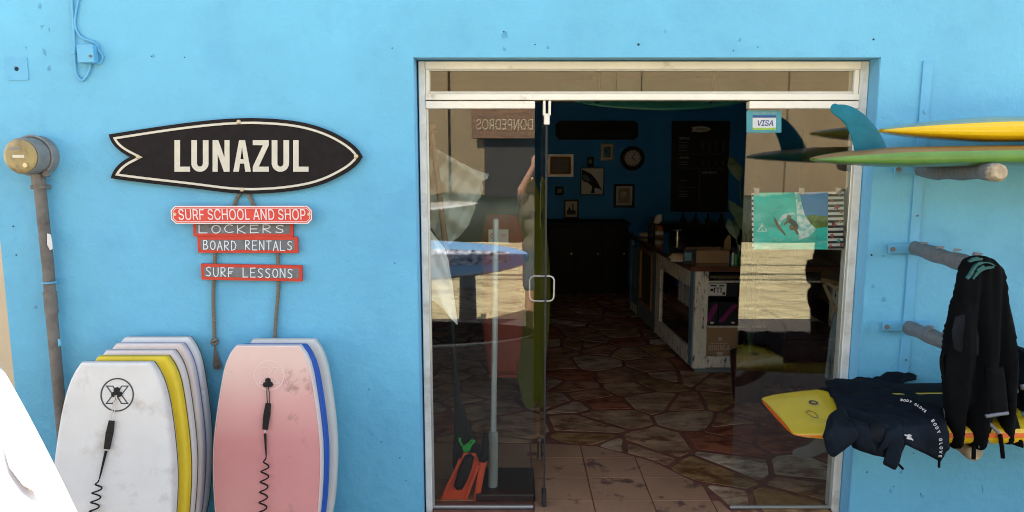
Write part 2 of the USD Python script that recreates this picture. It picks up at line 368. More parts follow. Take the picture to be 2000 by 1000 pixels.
# nail holes and a plastered-over patch in the render
for px, py, r in [(766, 94, .003), (1045, 87, .0035), (1247, 87, .006), (1706, 77, .005), (1432, 99, .003), (26, 442, .004), (32, 498, .004), (771, 514, .003), (781, 894, .0035), (793, 938, .003), (1702, 498, .005), (1725, 500, .003), (1693, 922, .004), (1784, 885, .003), (984, 62, .004), (1480, 92, .003), (296, 110, .003), (361, 112, .003), (1798, 964, .003), (1745, 950, .003)]:
    c = P(px, py, 0); obj('nail_hole', cyl((c[0], .004, c[2]), (c[0], -.0015, c[2]), r, 8), 'dark_hole', B)
crng = np.random.default_rng(3)
for px, py, s in [(78, 12, 5), (83, 52, 6), (96, 58, 4), (88, 100, 7), (95, 132, 6), (52, 94, 4), (986, 66, 9), (1071, 92, 5), (985, 96, 4), (1445, 78, 4), (300, 110, 4), (70, 600, 5), (1726, 588, 6), (1741, 958, 6), (1802, 968, 5), (1790, 820, 4), (745, 862, 5), (720, 760, 4), (1300, 62, 4), (1705, 560, 5), (1918, 955, 6), (1760, 925, 5)]:
    k = crng.integers(5, 8); aa = np.sort(crng.uniform(0, 6.28, k)); g = Polygon(W([(px + s * crng.uniform(.4, 1) * math.cos(t), py + s * crng.uniform(.5, 1.5) * math.sin(t)) for t in aa], 0)).buffer(0)
    if not g.is_empty and g.area > 2e-6: obj('paint_chip', ext(g, .001, .0024), 'chip_blue', B)
q = P(33, 134, 0); pw_ = .044
ring = Point(q[0], q[2]).buffer(.012)
pt = obj('wall_patch', ext(sbox(q[0] - .055, q[2] - .055, q[0] + .055, q[2] + .055).buffer(-.012).buffer(.012).difference(ring), .002, .006), 'paint_blue', B)
obj('hole', cyl((q[0], .004, q[2] - .002), (q[0], -.0025, q[2] - .002), .0095, 12), 'dark_hole', pt)
for sx, sz in ((-1, -1), (1, 1)): obj('screw', cyl((q[0] + sx * .042, 0, q[2] + sz * .042), (q[0] + sx * .042, -.006, q[2] + sz * .042), .005, 8), 'paint_blue', pt)

# door frame and panes
FY = .10
fx0, fx1, fz1 = P(820, 400, FY)[0] + .004, P(1699, 122, FY)[0], P(1000, 119, FY)[2]
def zat(py, y=FY): return P(1000, py, y)[2]
df = obj('door_frame', box(fx0, fx0 + .034, FY, .19, -.12, fz1, .003), 'old_jamb', B)
obj('jamb', box(fx1 - .042, fx1, FY, .19, -.12, fz1, .003), 'old_jamb', df)
obj('top_rail', box(fx0 + .034, fx1 - .042, FY - .004, .185, zat(135), fz1 - .002, .003), 'cream_paint', df)
obj('middle_rail', box(fx0 + .034, fx1 - .042, FY - .008, .185, zat(195.5), zat(183.5), .003), 'cream_paint', df)
obj('stile', box(fx0 + .036, fx0 + .054, FY + .006, .17, zat(183.5), zat(135), .002), 'cream_paint', df)
obj('stile', box(fx1 - .068, fx1 - .044, FY + .006, .17, zat(183.5), zat(135), .002), 'cream_paint', df)
tx0, tx1 = fx0 + .054, fx1 - .068
obj('glazing_bead', [box(tx0, tx1, FY + .008, FY + .02, zat(183.5), zat(178), .001), box(tx0, tx1, FY + .008, FY + .02, zat(138), zat(135), .001)], 'alu', df)
obj('transom_pane', box(tx0 - .004, tx1 + .004, FY + .022, FY + .028, zat(183.5) - .004, zat(135) + .004), 'glass', df)

PX0L, PX1L, PX0R, PX1R = fx0 + .034, P(1043, 600, .12)[0], P(1443, 600, .12)[0], fx1 - .042
for k, (a, b) in enumerate(((PX0L, PX1L), (PX0R, PX1R))):
    obj('threshold', box(a, b, .108, .138, -.118, ZF + .004, .001), 'black', df)
    fp = obj('fixed_pane', box(a, b, .118, .126, ZF + .008, zat(211) + .004), 'glass', B)
    obj('head_rail', box(a, b, FY - .006, .15, zat(212), zat(197.5), .003), 'cream_paint', fp)
    obj('bottom_channel', box(a, b, .112, .132, ZF + .004, ZF + .016, .002), 'alu', fp)
    if k == 0: obj('side_bead', box(a, a + .012, .108, .117, ZF + .016, zat(212), .002), 'alu', fp)
    else: obj('side_bead', box(b - .012, b, .108, .117, ZF + .016, zat(212), .002), 'alu', fp)
# the swing leaf stands open into the shop, edge on
DX = .1755; dz1 = zat(214, .13)
dl = obj('door_leaf', box(DX - .005, DX + .005, .135, .70, ZF + .012, dz1), 'glass', B, label='frameless glass door leaf swung open into the shop')
obj('edge_seal', box(DX - .005, DX + .005, .1325, .1345, ZF + .012, dz1), 'black', dl)
obj('edge_seal', box(DX - .005, DX + .005, .7005, .7025, ZF + .012, dz1), 'black', dl)
obj('hinge_patch', [box(DX - .014, DX + .014, .105, .165, dz1 - .075, dz1 - .02, .003), box(DX - .02, DX - .007, .10, .165, dz1 - .03, zat(196), .003), box(DX + .007, DX + .02, .10, .165, dz1 - .03, zat(196), .003)], 'cream_paint', dl)
obj('floor_pivot', box(DX - .012, DX + .012, .125, .20, ZF + .006, ZF + .085, .003), 'black', dl)
obj('bolt', [box(DX - .011, DX - .005, .655, .695, .0, .11, .002), cyl((DX - .014, .675, -.02), (DX - .014, .675, .12), .006, 8), box(DX + .005, DX + .011, .655, .695, .0, .11, .002)], 'steel', dl)
hz, hy, w2, h2 = 1.07, .62, .072, .075
for s in (-1, 1):
    pts = [(DX + s * .005, hy, hz + h2), (DX + s * (w2 - .025), hy, hz + h2), (DX + s * (w2 - .008), hy, hz + h2 - .008), (DX + s * w2, hy, hz + h2 - .025), (DX + s * w2, hy, hz - h2 + .025), (DX + s * (w2 - .008), hy, hz - h2 + .008), (DX + s * (w2 - .025), hy, hz - h2), (DX + s * .005, hy, hz - h2)]
    obj('handle', tube(pts, .0075, 10), 'steel', dl, True)
obj('lock_strip', box(DX - .006, DX + .006, .7005, .704, P(1056, 445, .7)[2], P(1056, 355, .7)[2]), 'paper_grey', dl)

# ---------------------------------------------------------------- shop floor: flagstones and clay tiles set in red mortar
F = thing('shop_floor', None, None, (0, 0, 0), kind='structure')
obj('mortar_bed', join([box(-2.4, 4.0, .162, 6.6, -.119, ZF), box(fx0 + .04, fx1 - .045, -.10, .162, -.119, ZF)]), 'grout', F)
tb = [floor_at(*p)[:2] for p in ((1065, 868), (1165, 873), (1275, 903), (1370, 950), (1432, 1005))]
tile_zone = Polygon([(-2.4, tb[0][1] + .03), *[tuple(t) for t in tb], (tb[-1][0] + .05, -.1), (-2.4, -.1)]).buffer(0)
seeds = []
for gyy in np.arange(0, 7.2, .36):
    for gxx in np.arange(-2.7, 4.4, .44):
        seeds.append((gxx + rng.uniform(-.21, .21), gyy + rng.uniform(-.17, .17)))
        if rng.random() < .3: seeds.append((seeds[-1][0] + rng.uniform(.1, .22) * rng.choice([-1, 1]), seeds[-1][1] + rng.uniform(-.12, .12)))
vor = Voronoi(np.array(seeds)); zone = unary_union([sbox(-1.35, .165, 3.2, 6.55), sbox(fx0 + .045, -.09, fx1 - .05, .17)]).difference(tile_zone.buffer(.012))
cells = []
for r in vor.point_region:
    reg = vor.regions[r]
    if -1 in reg or not reg: continue
    g = Polygon(vor.vertices[reg]).intersection(zone)
    if g.is_empty or g.geom_type != 'Polygon': continue
    g = g.buffer(-rng.uniform(.010, .024)).buffer(-.02).buffer(.02).simplify(.006)
    if g.is_empty or g.geom_type != 'Polygon' or g.area < .008: continue
    # knock the straight sides about
    c = np.array(g.exterior.coords)[:-1]; o = []
    for a, b in zip(c, np.roll(c, -1, 0)):
        o.append(a); L = np.linalg.norm(b - a)
        if L > .16: o.append((a + b) / 2 + rng.uniform(-.014, .014) * np.array([-(b - a)[1], (b - a)[0]]) / L)
    g2 = Polygon(o).buffer(0)
    if g2.geom_type == 'Polygon': cells.append(g2)
for g in cells:
    hgt = rng.uniform(.001, .003)
    c = np.array(g.exterior.coords)[:-1]; gi = g.buffer(-.006)
    top = trimesh.creation.extrude_polygon(g, hgt + .006, engine='earcut'); 
    v = top.vertices.copy(); v[:, 2] -= .006; up = v[:, 2] > 0; cen = v.mean(0); v[up, :2] = cen[:2] + (v[up, :2] - cen[:2]) * .993
    v[up, 2] += (v[up, 0] - cen[0]) * rng.uniform(-.004, .004) + (v[up, 1] - cen[1]) * rng.uniform(-.008, .008) * .4; v[:, 2] += ZF; top.vertices = v
    obj('flagstone', top, 'stone_' + rng.choice(list('abcdef'), p=[.22, .2, .16, .16, .17, .09]), F)
for i, yy in enumerate(np.arange(-.085, 1.0, .29)):
    for xx in np.arange(-1.2, 1.6, .33):
        g = sbox(xx + .004 , yy + .003, xx + .326 , yy + .287).intersection(tile_zone).intersection(unary_union([sbox(-1.3, .145, 3, 2), sbox(fx0 + .045, -.09, fx1 - .05, .1055), sbox(PX1L + .01, .0, PX0R - .01, .2)]))
        if g.is_empty or g.geom_type != 'Polygon' or g.area < .006: continue
        t = trimesh.creation.extrude_polygon(g, .007, engine='earcut'); _tr(t, ZF - .003 + rng.uniform(0, .001))
        obj('tile', t, 'tile_clay', F)

# ---------------------------------------------------------------- across the street (seen in the glass)
H = thing('tan_building', 'tan two storey building facing the shop across the sand street', 'building', (0, -15, -.22))
obj('wall', box(-14, 13, -19, -15, -.22, 6.2), 'far_wall_shaded', H)
obj('roof', box(-14.5, 13.5, -19.2, -13.4, 6.2, 6.45), 'far_dark', H)
for x in (-9.5, -4.2, 1.2, 5.6, 9.4):
    w = obj('window', box(x - .7, x + .7, -15.02, -14.96, 4.6, 5.7), 'far_dark', H); obj('frame', box(x - .8, x + .8, -14.99, -14.93, 5.7, 5.82), 'cream_paint', w)
for x in (-6.8, -1.9, 2.9, 7.2): obj('pilaster', box(x - .3, x + .3, -15.0, -14.85, -.22, 6.2), 'far_wall_shaded', H)
for x in (-4.3, .2, 5.0): obj('door', box(x - .9, x + .9, -15.02, -14.96, -.22, 2.3), 'far_dark', H)
S = thing('wooden_street_sign', 'brown wooden board with cut lettering across the street', 'sign', (-.2, -14.6, 2.1))
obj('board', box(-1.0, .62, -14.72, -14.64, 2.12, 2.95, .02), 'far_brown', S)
m = meshkit.text_mesh('DONPEDROS', .26, .02); lo_, hi_ = m.bounds; m.vertices = np.stack([.52 - (m.vertices[:, 0] - lo_[0]) / (hi_[0] - lo_[0]) * 1.4, -14.64 + m.vertices[:, 2], 2.34 + m.vertices[:, 1]], 1)
obj('lettering', m, 'sign_text_far', S)
for i, (x, r) in enumerate(((-4.6, .9), (9.0, .9))):
    s = trimesh.creation.icosphere(3, 1.0); v = s.vertices
    v = v * (1 + .5 * (meshkit.fbm(v * 3 + i * 7, 4, i) - .5))[:, None] * [r * 1.25, r, r * .95]
    t = thing('bush', ['lone dark bush by the far doorway', 'dark bush at the end of the tan building'][i], 'bush', (x, -14, -.22))
    s.vertices = v + [x, -13.9, r * .5]; obj('crown', s, 'hedge', t, True); obj('stem', cyl((x, -13.9, -.22), (x, -13.9, .4), .06, 6), 'far_dark', t)
hx = np.linspace(-13, 13, 130); prof_ = [(-12.6, -.3), (-12.55, .3), (-12.65, .7), (-12.95, .85), (-13.3, .75), (-13.4, .3), (-13.35, -.3)]
rr_ = [np.array([(x, y + .25 * (meshkit.fbm(np.array([x * 3, y * 4, z * 3]), 4, 2) - .5), z + .3 * (meshkit.fbm(np.array([x * 2.5, y * 3, z + 9]), 4, 3) - .5) * (z > 0)) for y, z in prof_]) for x in hx]
HG = thing('clipped_hedge', 'long low dark hedge in front of the tan building', 'hedge', (0, -13, -.22)); obj('foliage', loft(rr_), 'hedge', HG, True)
K = thing('added_dark_wall', 'added low dark plank wall that cuts off the sand reflection', 'wall', (5, -5.5, -.2))  # stand-in object, added to keep the pane's reflection dark here
for i in range(14): obj('plank', box(4.0 + i * .24, 4.23 + i * .24, -5.23, -5.2, -.25, .72 + .01 * (i % 3), .004), 'far_dark', K)
obj('backing', box(4.02, 7.3, -5.6, -5.23, -.25, .70), 'far_dark', K); obj('cap', box(3.97, 7.4, -5.64, -5.17, .745, .79, .005), 'far_dark', K)
C = thing('stone_pillar', 'short grey stone pillar standing on the pavement', 'pillar', (-.47, -3.80, -.12))
prof = [(.15, -.12), (.15, .0), (.12, .03), (.125, .05), (.095, .08), (.08, .75), (.105, .79), (.12, .82), (.12, .88)]
a = np.linspace(0, 2 * np.pi, 20, endpoint=False)
obj('shaft', loft([np.stack([-.47 + r * np.cos(a), -3.80 + r * np.sin(a), np.full(20, z)], 1) for r, z in prof]), 'stone_pillar', C, 40)
for y, z, r in ((-.9, 5.6, .05), (.6, 6.3, .035), (-2.5, 5.2, .04)):  # unseen cables, added so their shadows streak the sand like branches
    xs = np.linspace(-24, 24, 30); obj('shadow_cable', tube(np.stack([xs, np.full(30, y), z - .6 + .6 * (xs / 24) ** 2], 1), r, 6), 'black', None, label=f'black cable added to cast a shadow line, strung over the street at {round(z)} metres'.replace('at 6 metres', 'above the roof' if y > 0 else 'over the roof edge').replace('at 5 metres', 'over the pavement'), cat='cable')
# ---------------------------------------------------------------- neighbour's wall beyond the corner
NB = thing('beige_garden_wall', 'plain beige rendered garden wall just beyond the blue corner', 'wall', (-4.5, 2.2, -.2))
obj('wall', box(-9, -2.9, 2.0, 2.25, -.25, 2.6, .01), 'ceiling_beige', NB); obj('coping', box(-9, -2.85, 1.95, 2.3, 2.6, 2.68, .01), 'pavement', NB)

# ---------------------------------------------------------------- electric meter, conduit, junction box
c = P(78, 305, 0); mx, mz = c[0], P(42, 305, -.14)[2]
E = thing('electric_meter', 'round grey electric meter with yellowed glass face', 'meter', (mx, 0, mz))
obj('back_box', [cyl((mx, 0, mz), (mx, -.05, mz), .098, 28)], 'meter_grey', E, 40)
obj('body', loft([np.stack([mx + r * np.cos(a_), np.full(32, y), mz + r * np.sin(a_)], 1) for a_ in [np.linspace(0, 2 * np.pi, 32, endpoint=False)] for y, r in ((-.05, .088), (-.10, .088), (-.135, .086), (-.14, .082))]), 'meter_grey', E, 40)
rg = obj('clamp_ring', tube([(mx + .096 * math.cos(t), -.055, mz + .096 * math.sin(t)) for t in np.linspace(0, 2 * np.pi, 33)], .006, 6), 'meter_grey', E, True)
obj('latch', box(mx + .05, mx + .075, -.075, -.045, mz - .1, mz - .07, .004), 'pipe_grey', rg)
fc = obj('glass_face', loft([np.stack([mx + r * np.cos(a_), np.full(32, y), mz + r * np.sin(a_)], 1) for a_ in [np.linspace(0, 2 * np.pi, 32, endpoint=False)] for y, r in ((-.139, .081), (-.148, .078), (-.154, .06), (-.156, .02))]), 'meter_face', E, True)
obj('seal', cyl((mx + .028, -.155, mz - .042), (mx + .028, -.162, mz - .042), .011, 14), 'brass', fc)
obj('name_plate', box(mx - .03, mx + .025, -.1575, -.1545, mz - .008, mz + .006), 'sign_cream', fc); obj('name_plate', box(mx - .045, mx + .01, -.1565, -.1535, mz + .03, mz + .042), 'meter_grey', fc)
obj('inlet_nut', [cyl((mx + .012, -.045, mz - .14), (mx + .012, -.045, mz - .085), .032, 8), box(mx - .02, mx + .05, -.07, -.01, mz - .16, mz - .14, .004)], 'pipe_grey', E)
px_ = mx + .014
T = thing('meter_conduit', 'grey metal conduit pipe running down the wall from the meter', 'pipe', (px_, -.045, -.12))
obj('pipe', tube([(px_, -.045, mz - .14), (px_ + .005, -.045, 1.3), (px_ + .002, -.047, 1.1), (px_ + .002, -.047, -.12)], .0275, 16), 'pipe_grey', T, 40)
obj('coupling', cyl((px_ + .003, -.046, P(0, 570, -.05)[2]), (px_ + .003, -.046, P(0, 612, -.05)[2]), .031, 16), 'pipe_grey', T, 40)
zc = P(0, 548, 0)[2]
obj('clamp', [box(px_ - .055, px_ + .06, -.004, .0, zc - .014, zc + .014, .001), tube([(px_ + .031 * math.cos(t) + .003, -.045 - .031 * math.sin(t), zc) for t in np.linspace(-.4, math.pi + .4, 14)], .005, 5)], 'paint_blue', T)
obj('paint_splash', pillow([(92, 456), (99, 458), (102, 474), (103, 486), (98, 489), (92, 478)], -.0755, .004, .006, .001), 'white_foam', T)
obj('paint_splash', pillow([(113, 662), (118, 663), (119, 675), (114, 677)], -.0735, .005, .006, .001), 'paint_blue', T, label='blue paint spot')

j0, j1 = P(162, 89, 0), P(198, 125, 0)
J = thing('junction_box', 'small blue painted junction box with looping cables', 'junction box', ((j0[0] + j1[0]) / 2, 0, j1[2]))
obj('box', box(j0[0], j1[0] - .008, -.045, 0, j1[2], j0[2], .004), 'paint_blue', J)
obj('cover', box(j0[0] - .003, j1[0] - .006, -.052, -.045, j1[2] + .002, j0[2] - .002, .002), 'paint_blue', J)
obj('screw', cyl((j1[0] - .02, -.05, (j0[2] + j1[2]) / 2 - .012), (j1[0] - .02, -.058, (j0[2] + j1[2]) / 2 - .012), .006, 10), 'pipe_grey', J)
def wire(pts, y, r): return tube(spline([P(a, b, y) for a, b in pts], 50), r, 7)
obj('cable', wire([(140, -40), (142, 30), (146, 100), (147, 130), (152, 150), (160, 157), (168, 150), (176, 130), (177, 122)], -.009, .006), 'paint_blue', J, True)
obj('cable', wire([(147, -40), (149, 20), (153, 66), (165, 76), (182, 82), (191, 90), (194, 101), (200, 108), (198, 120), (190, 125)], -.008, .005), 'paint_blue', J, True)
obj('clip', [box(*(P(144, 105, 0)[0], P(151, 105, 0)[0]), -.018, 0, P(0, 106, 0)[2], P(0, 100, 0)[2], .002)], 'paint_blue', J)

# ---------------------------------------------------------------- shop signs
def c2(p): return [(200 + x / 3.846, 200 + y / 3.846) for x, y in p]
up = spline(c2([(45, 240), (400, 185), (700, 145), (1050, 118), (1300, 124), (1500, 150), (1690, 208), (1830, 282), (1925, 365), (1950, 410)]), 40)
dn = spline(c2([(1950, 410), (1920, 455), (1800, 545), (1650, 615), (1450, 662), (1200, 685), (1000, 683), (750, 655), (450, 620), (60, 570)]), 40)
t1 = spline(c2([(60, 570), (85, 510), (140, 450), (205, 410)]), 10); t2 = spline(c2([(205, 410), (130, 365), (75, 310), (45, 240)]), 10)
SY = -.03
sp = Polygon(W(np.vstack([up, dn[1:], t1[1:], t2[1:-1]]), SY)).buffer(0)
cx, cz = P(460, 305, SY)[0], P(460, 380, SY)[2]
SG = thing('surfboard_shop_sign', 'black surfboard shaped shop sign with cream outline and lettering', 'sign', (cx, 0, cz))
bd = loft([[(x, y, z) for x, z in list(sp.buffer(o).simplify(.0008).exterior.coords)[:-1]] for o, y in ()], ) if False else ext(sp, -.008, .020)
obj('board', bd, 'sign_black', SG)
ln = sp.buffer(-.0175, join_style=2).difference(sp.buffer(-.0285, join_style=2))
obj('outline', ext(ln, -.0285, .0006 + .0012), 'sign_cream', SG)
def gl(poly): return Polygon(poly)
def glyph(ch, x0, x1, s=42, t=283, b=521):
    w = x1 - x0
    if ch == 'L': g = sbox(0, 0, s, b - t).union(sbox(0, b - t - 38, w, b - t))
    if ch == 'U':
        o = sbox(0, 0, w, b - t - w / 2).union(affinity.scale(Point(w / 2, b - t - w / 2).buffer(w / 2, 16), 1, 1)); i = sbox(s, -5, w - s, b - t - w / 2).union(affinity.scale(Point(w / 2, b - t - w / 2).buffer(w / 2 - s, 12), 1, 1.15)); g = o.difference(i)
    if ch == 'N': g = unary_union([sbox(0, 0, s * .9, b - t), sbox(w - s * .9, 0, w, b - t), Polygon([(0, 0), (s, 0), (w, b - t), (w - s, b - t)])])
    if ch == 'A': g = Polygon([(w / 2 - s * .52, 0), (w / 2 + s * .52, 0), (w, b - t), (w - s, b - t), (w / 2, 52), (s, b - t), (0, b - t)]).union(sbox(w * .28, (b - t) * .60, w * .72, (b - t) * .60 + 34).intersection(Polygon([(w / 2, 0), (w, b - t), (0, b - t)])))
    if ch == 'Z': g = unary_union([sbox(0, 0, w, 38), sbox(0, b - t - 38, w, b - t), Polygon([(w - s, 34), (w, 38), (s, b - t - 34), (0, b - t - 38)])])
    return affinity.translate(g, x0, t)
def to_world(g, conv, y): 
    from shapely.ops import transform
    return transform(lambda xs, ys: tuple(np.array([P(*conv(a, b), y)[[0, 2]] for a, b in zip(xs, ys)]).T), g)
cv = lambda a, b: (200 + a / 3.846, 200 + b / 3.846)
for ch, x0, x1 in (('L', 541, 658), ('U', 668, 797), ('N', 828, 955), ('A', 983, 1115), ('Z', 1130, 1250), ('U', 1272, 1402), ('L', 1432, 1548)):
    obj('letter', ext(to_world(glyph(ch, x0, x1), cv, SY), -.0285, .0018), 'sign_cream', SG)
for a, b in ((1025, 147), (1048, 655), (1906, 405), (268, 409)):
    q = P(*cv(a, b), -.03); obj('screw', loft([np.stack([q[0] + r * np.cos(t), np.full(12, y), q[2] + r * np.sin(t)], 1) for t in [np.linspace(0, 2 * np.pi, 12, endpoint=False)] for y, r in ((-.028, .0105), (-.033, .0105), (-.036, .006))]), 'brass', SG, 30)

def oct_rect(x0, z0, x1, z1, c): return Polygon([(x0 + c, z0), (x1 - c, z0), (x1, z0 + c), (x1, z1 - c), (x1 - c, z1), (x0 + c, z1), (x0, z1 - c), (x0, z0 + c)])
r0, r1 = P(336, 437, -.05), P(609, 402, -.05)
R = thing('red_street_sign', 'red and white enamel sign reading surf school and shop', 'sign', ((r0[0] + r1[0]) / 2, 0, r0[2]))
op = oct_rect(r0[0], r0[2], r1[0], r1[2], .022)
obj('plate', ext(op, -.044, .010), 'sign_red', R)
rim = unary_union([op.difference(op.buffer(-.0052)), op.buffer(-.0095).difference(op.buffer(-.0122))])
obj('border', ext(rim, -.0538, .0014), 'sign_white', R)
obj('lettering', text_at('SURF SCHOOL AND SHOP', 348, 408, 597, 429.5, -.0538, .0014, False), 'sign_white', R)
for a in (341.5, 603.5):
    q = P(a, 418.5, -.055); obj('screw', cyl((q[0], -.053, q[2]), (q[0], -.058, q[2]), .008, 12), 'brass', R)

FONT = {'L': [[(.05, 0), (.05, 1), (.9, 1)]], 'O': [[(.5 + .45 * math.sin(t), .5 - .48 * math.cos(t)) for t in np.linspace(0, 6.1, 18)]],
 'C': [[(.9, .12), (.6, 0), (.25, .1), (.05, .45), (.15, .8), (.5, 1), (.95, .88)]], 'K': [[(.08, 0), (.08, 1)], [(.85, 0), (.1, .55), (.9, 1)]],
 'E': [[(.9, 0), (.08, .02), (.08, 1), (.92, .98)], [(.1, .5), (.75, .48)]], 'R': [[(.08, 1), (.08, 0), (.6, .02), (.85, .22), (.6, .48), (.1, .52), (.9, 1)]],
 'S': [[(.88, .1), (.55, 0), (.2, .1), (.15, .32), (.45, .48), (.8, .62), (.82, .86), (.5, 1), (.08, .9)]], 'B': [[(.08, 1), (.08, 0), (.6, .03), (.75, .22), (.55, .45), (.1, .48), (.65, .5), (.9, .72), (.7, .96), (.08, 1)]],
 'A': [[(.02, 1), (.48, 0), (.98, 1)], [(.2, .62), (.8, .6)]], 'D': [[(.08, 1), (.08, 0), (.55, .06), (.92, .42), (.72, .85), (.08, 1)]],
 'N': [[(.06, 1), (.06, 0), (.92, 1), (.92, 0)]], 'T': [[(.02, .02), (.98, 0)], [(.5, 0), (.5, 1)]], 'U': [[(.06, 0), (.08, .75), (.4, 1), (.75, .9), (.92, .6), (.92, 0)]],
 'F': [[(.08, 1), (.08, 0), (.95, 0)], [(.08, .45), (.8, .43)], [(0, .62), (.62, .6)]]}
def handwriting(text, p0, p1, hgt, y, r, widths=None):
    """Chalk letters between two pixel points (baseline tops), hgt pixels tall."""
    n = len(text); p0, p1 = np.array(p0, float), np.array(p1, float); step = (p1 - p0) / (n - .25); out = []
    for i, ch in enumerate(text):
        if ch == ' ': continue
        o = p0 + step * i + (0, rng.uniform(-.8, .8)); w = np.linalg.norm(step) * .74; h = hgt * rng.uniform(.92, 1.04)
        for line in FONT[ch]:
            pts = [P(o[0] + u * w, o[1] + v * h + (p1[1] - p0[1]) / (p1[0] - p0[0]) * u * w, y)[[0, 2]] for u, v in line]
            out.append(LineString(pts).buffer(r, 3))
    return ext(unary_union(out), y + .0004, .0012)
def quad_world(pts, y): return Polygon(W(pts, y))
def rail4(pts, b):  # frame ring between a quad and its inset
    g = Polygon(pts); return g
HB = thing('hanging_rope_sign', 'three red chalkboard planks strung on a rope with frayed tassel', 'sign', (P(480, 480, 0)[0], 0, P(480, 550, 0)[2]))
for text, q, t0, t1_, th, y in (('LOCKERS', [(376, 424), (571, 425), (572, 463), (377, 462)], (388, 439.5), (556, 439.5), 15.5, -.026), ('BOARD RENTALS', [(384.5, 462.5), (580, 463), (581.5, 494.5), (386, 494)], (397, 470), (571, 471), 18, -.031),
                                ('SURF LESSONS', [(391.5, 515.5), (589, 519), (589.5, 550), (393, 546.5)], (402, 522), (572, 525), 17.5, -.031)):
    g = quad_world(q, y); pl = obj('plank', ext(g, y + .022, .018), 'plank_red', HB, label=f'red plank chalked {text.lower()}')
    inner = g.buffer(-.0155, join_style=2)
    obj('chalk_panel', ext(inner, y + .0042, .0012), 'chalk_grey', pl)
    obj('lettering', handwriting(text, t0, t1_, th, y + .002, .0021), 'chalk', pl)
def twist(pts, r, y, n=70, turns=60):
    p = spline([P(a, b, y) for a, b in pts], n * 3); L = np.linalg.norm(np.diff(p, axis=0), axis=1).sum(); s = np.linspace(0, 1, len(p)); out = []
    for k in range(3):
        ph = 2 * np.pi * (s * L / .035 + k / 3); o = np.stack([np.cos(ph) * r * .55, np.sin(ph) * r * .55, 0 * ph], 1); out.append(tube(p + o, r * .62, 5))
    return join(out)
obj('rope', twist([(470, 376), (464, 386), (457, 404)], .0085, -.012), 'rope', HB, True)
obj('rope', twist([(484, 376), (490, 388), (499, 406)], .0085, -.012), 'rope', HB, True)
obj('rope', twist([(421, 490), (419, 520), (417, 560), (417, 600), (419, 664)], .0085, -.014), 'rope', HB, True)
obj('rope', twist([(541, 490), (544, 520), (544, 560), (541, 600), (538, 640), (537, 672)], .0085, -.014), 'rope', HB, True)
kn = P(419, 667, -.016)
tz = P(421, 719, -.016)[2]
tas = obj('tassel', [tube(spline([(kn[0], -.016, kn[2]), (kn[0] + .4 * dx, -.016 + .4 * dy, (kn[2] + tz) / 2), (kn[0] + dx + .004, -.018 + dy, tz + dz)], 8), .0022, 4) for dx, dy, dz in zip(rng.normal(0, .011, 46), rng.normal(0, .006, 46), rng.uniform(-.008, .015, 46))], 'rope', HB)
obj('knot', [tube([(kn[0] + .013 * math.cos(t), -.016 + .012 * math.sin(t), kn[2] + .012 * math.sin(t + s)) for t in np.linspace(0, 2 * np.pi, 15)], .007, 6) for s in (0, 2.1)], 'rope', tas, True)

# ---------------------------------------------------------------- bodyboards
def bb_outline(L, w, nose):
    """Half outline of a bodyboard from nose to tail as (x, s), s down from the nose."""
    p = [(nose, 0), (nose + .004, .004), (nose + .047, .078), (w * .855, .19), (w * .94, .34), (w, .52), (w * .99, .68), (w * .92, .86), (w * .80, .99), (w * .74, L)]
    sm = np.vstack([p[:1], spline(p[1:], 26)])
    return np.vstack([sm, [(-x, s) for x, s in sm[::-1]]])
def bodyboard(label, xt, yt, zt, yb, L=1.05, w=.278, nose=.155, deck='white_foam', slick='white_foam', line='line_black', rail=None, t=.055, zg=-.12, xb=None, group=None):
    """Leans on the wall: nose at (xt, yt, zt), tail on the pavement at depth yb."""
    L = math.hypot(zt - zg, yt - yb); xb = xt if xb is None else xb
    top, bot = np.array([xt, yt, zt]), np.array([xb, yb, zg])
    s = (bot - top) / L; nrm = np.cross(s, [1, 0, 0]); nrm /= np.linalg.norm(nrm); nrm *= -1 if nrm[1] > 0 else 1   # towards the street
    xa = np.cross(nrm, s); xa *= np.sign(xa[0])
    o = bb_outline(L, w, nose); poly = Polygon(o)
    def ring(off, h):
        c = np.array([0, L / 2]); g = poly.buffer(off, join_style=2).exterior
        k = np.array([g.interpolate(u, normalized=True).coords[0] for u in np.linspace(0, 1, 220, endpoint=False)])
        # same start point for each ring: the nose's first corner
        i0 = np.argmin(np.hypot(k[:, 0] - o[0, 0], k[:, 1] - o[0, 1])); k = np.roll(k, -i0, 0)
        bend = .018 * np.clip(1 - k[:, 1] / .3, 0, 1) ** 2 * 0
        return top + k[:, :1] * xa + k[:, 1:] * s + (h + bend)[:, None] * nrm
    th = thing('bodyboard', label, 'bodyboard', (xb, yb, zg), group)
    obj('slick', loft([ring(-.012, -t / 2 - .006), ring(-.002, -t / 2 - .004), ring(0, -t / 2 + .002), ring(0, -t / 2 + .006)]), slick, th, 40)
    if line: obj('rail_line', loft([ring(.0012, -t / 2 + .0055), ring(.0012, -t / 2 + .0115)]), line, th, 40)
    if rail:
        obj('rail', loft([ring(0, -t / 2 + .0115), ring(.001, -t / 2 + .02), ring(.001, t / 2 - .014), ring(-.004, t / 2 - .004)]), rail, th, 40)
        obj('deck', loft([ring(-.0045, t / 2 - .006), ring(-.010, t / 2 - .0005), ring(-.02, t / 2)]), deck, th, 40)
    else:
        obj('deck', loft([ring(0, -t / 2 + .0115), ring(.001, -t / 2 + .02), ring(.001, t / 2 - .014), ring(-.004, t / 2 - .004), ring(-.012, t / 2 - .0005), ring(-.022, t / 2)]), deck, th, 40)
    return th, (lambda u, v, h=0.: top + u * xa + v * s + (t / 2 + h) * nrm), nrm

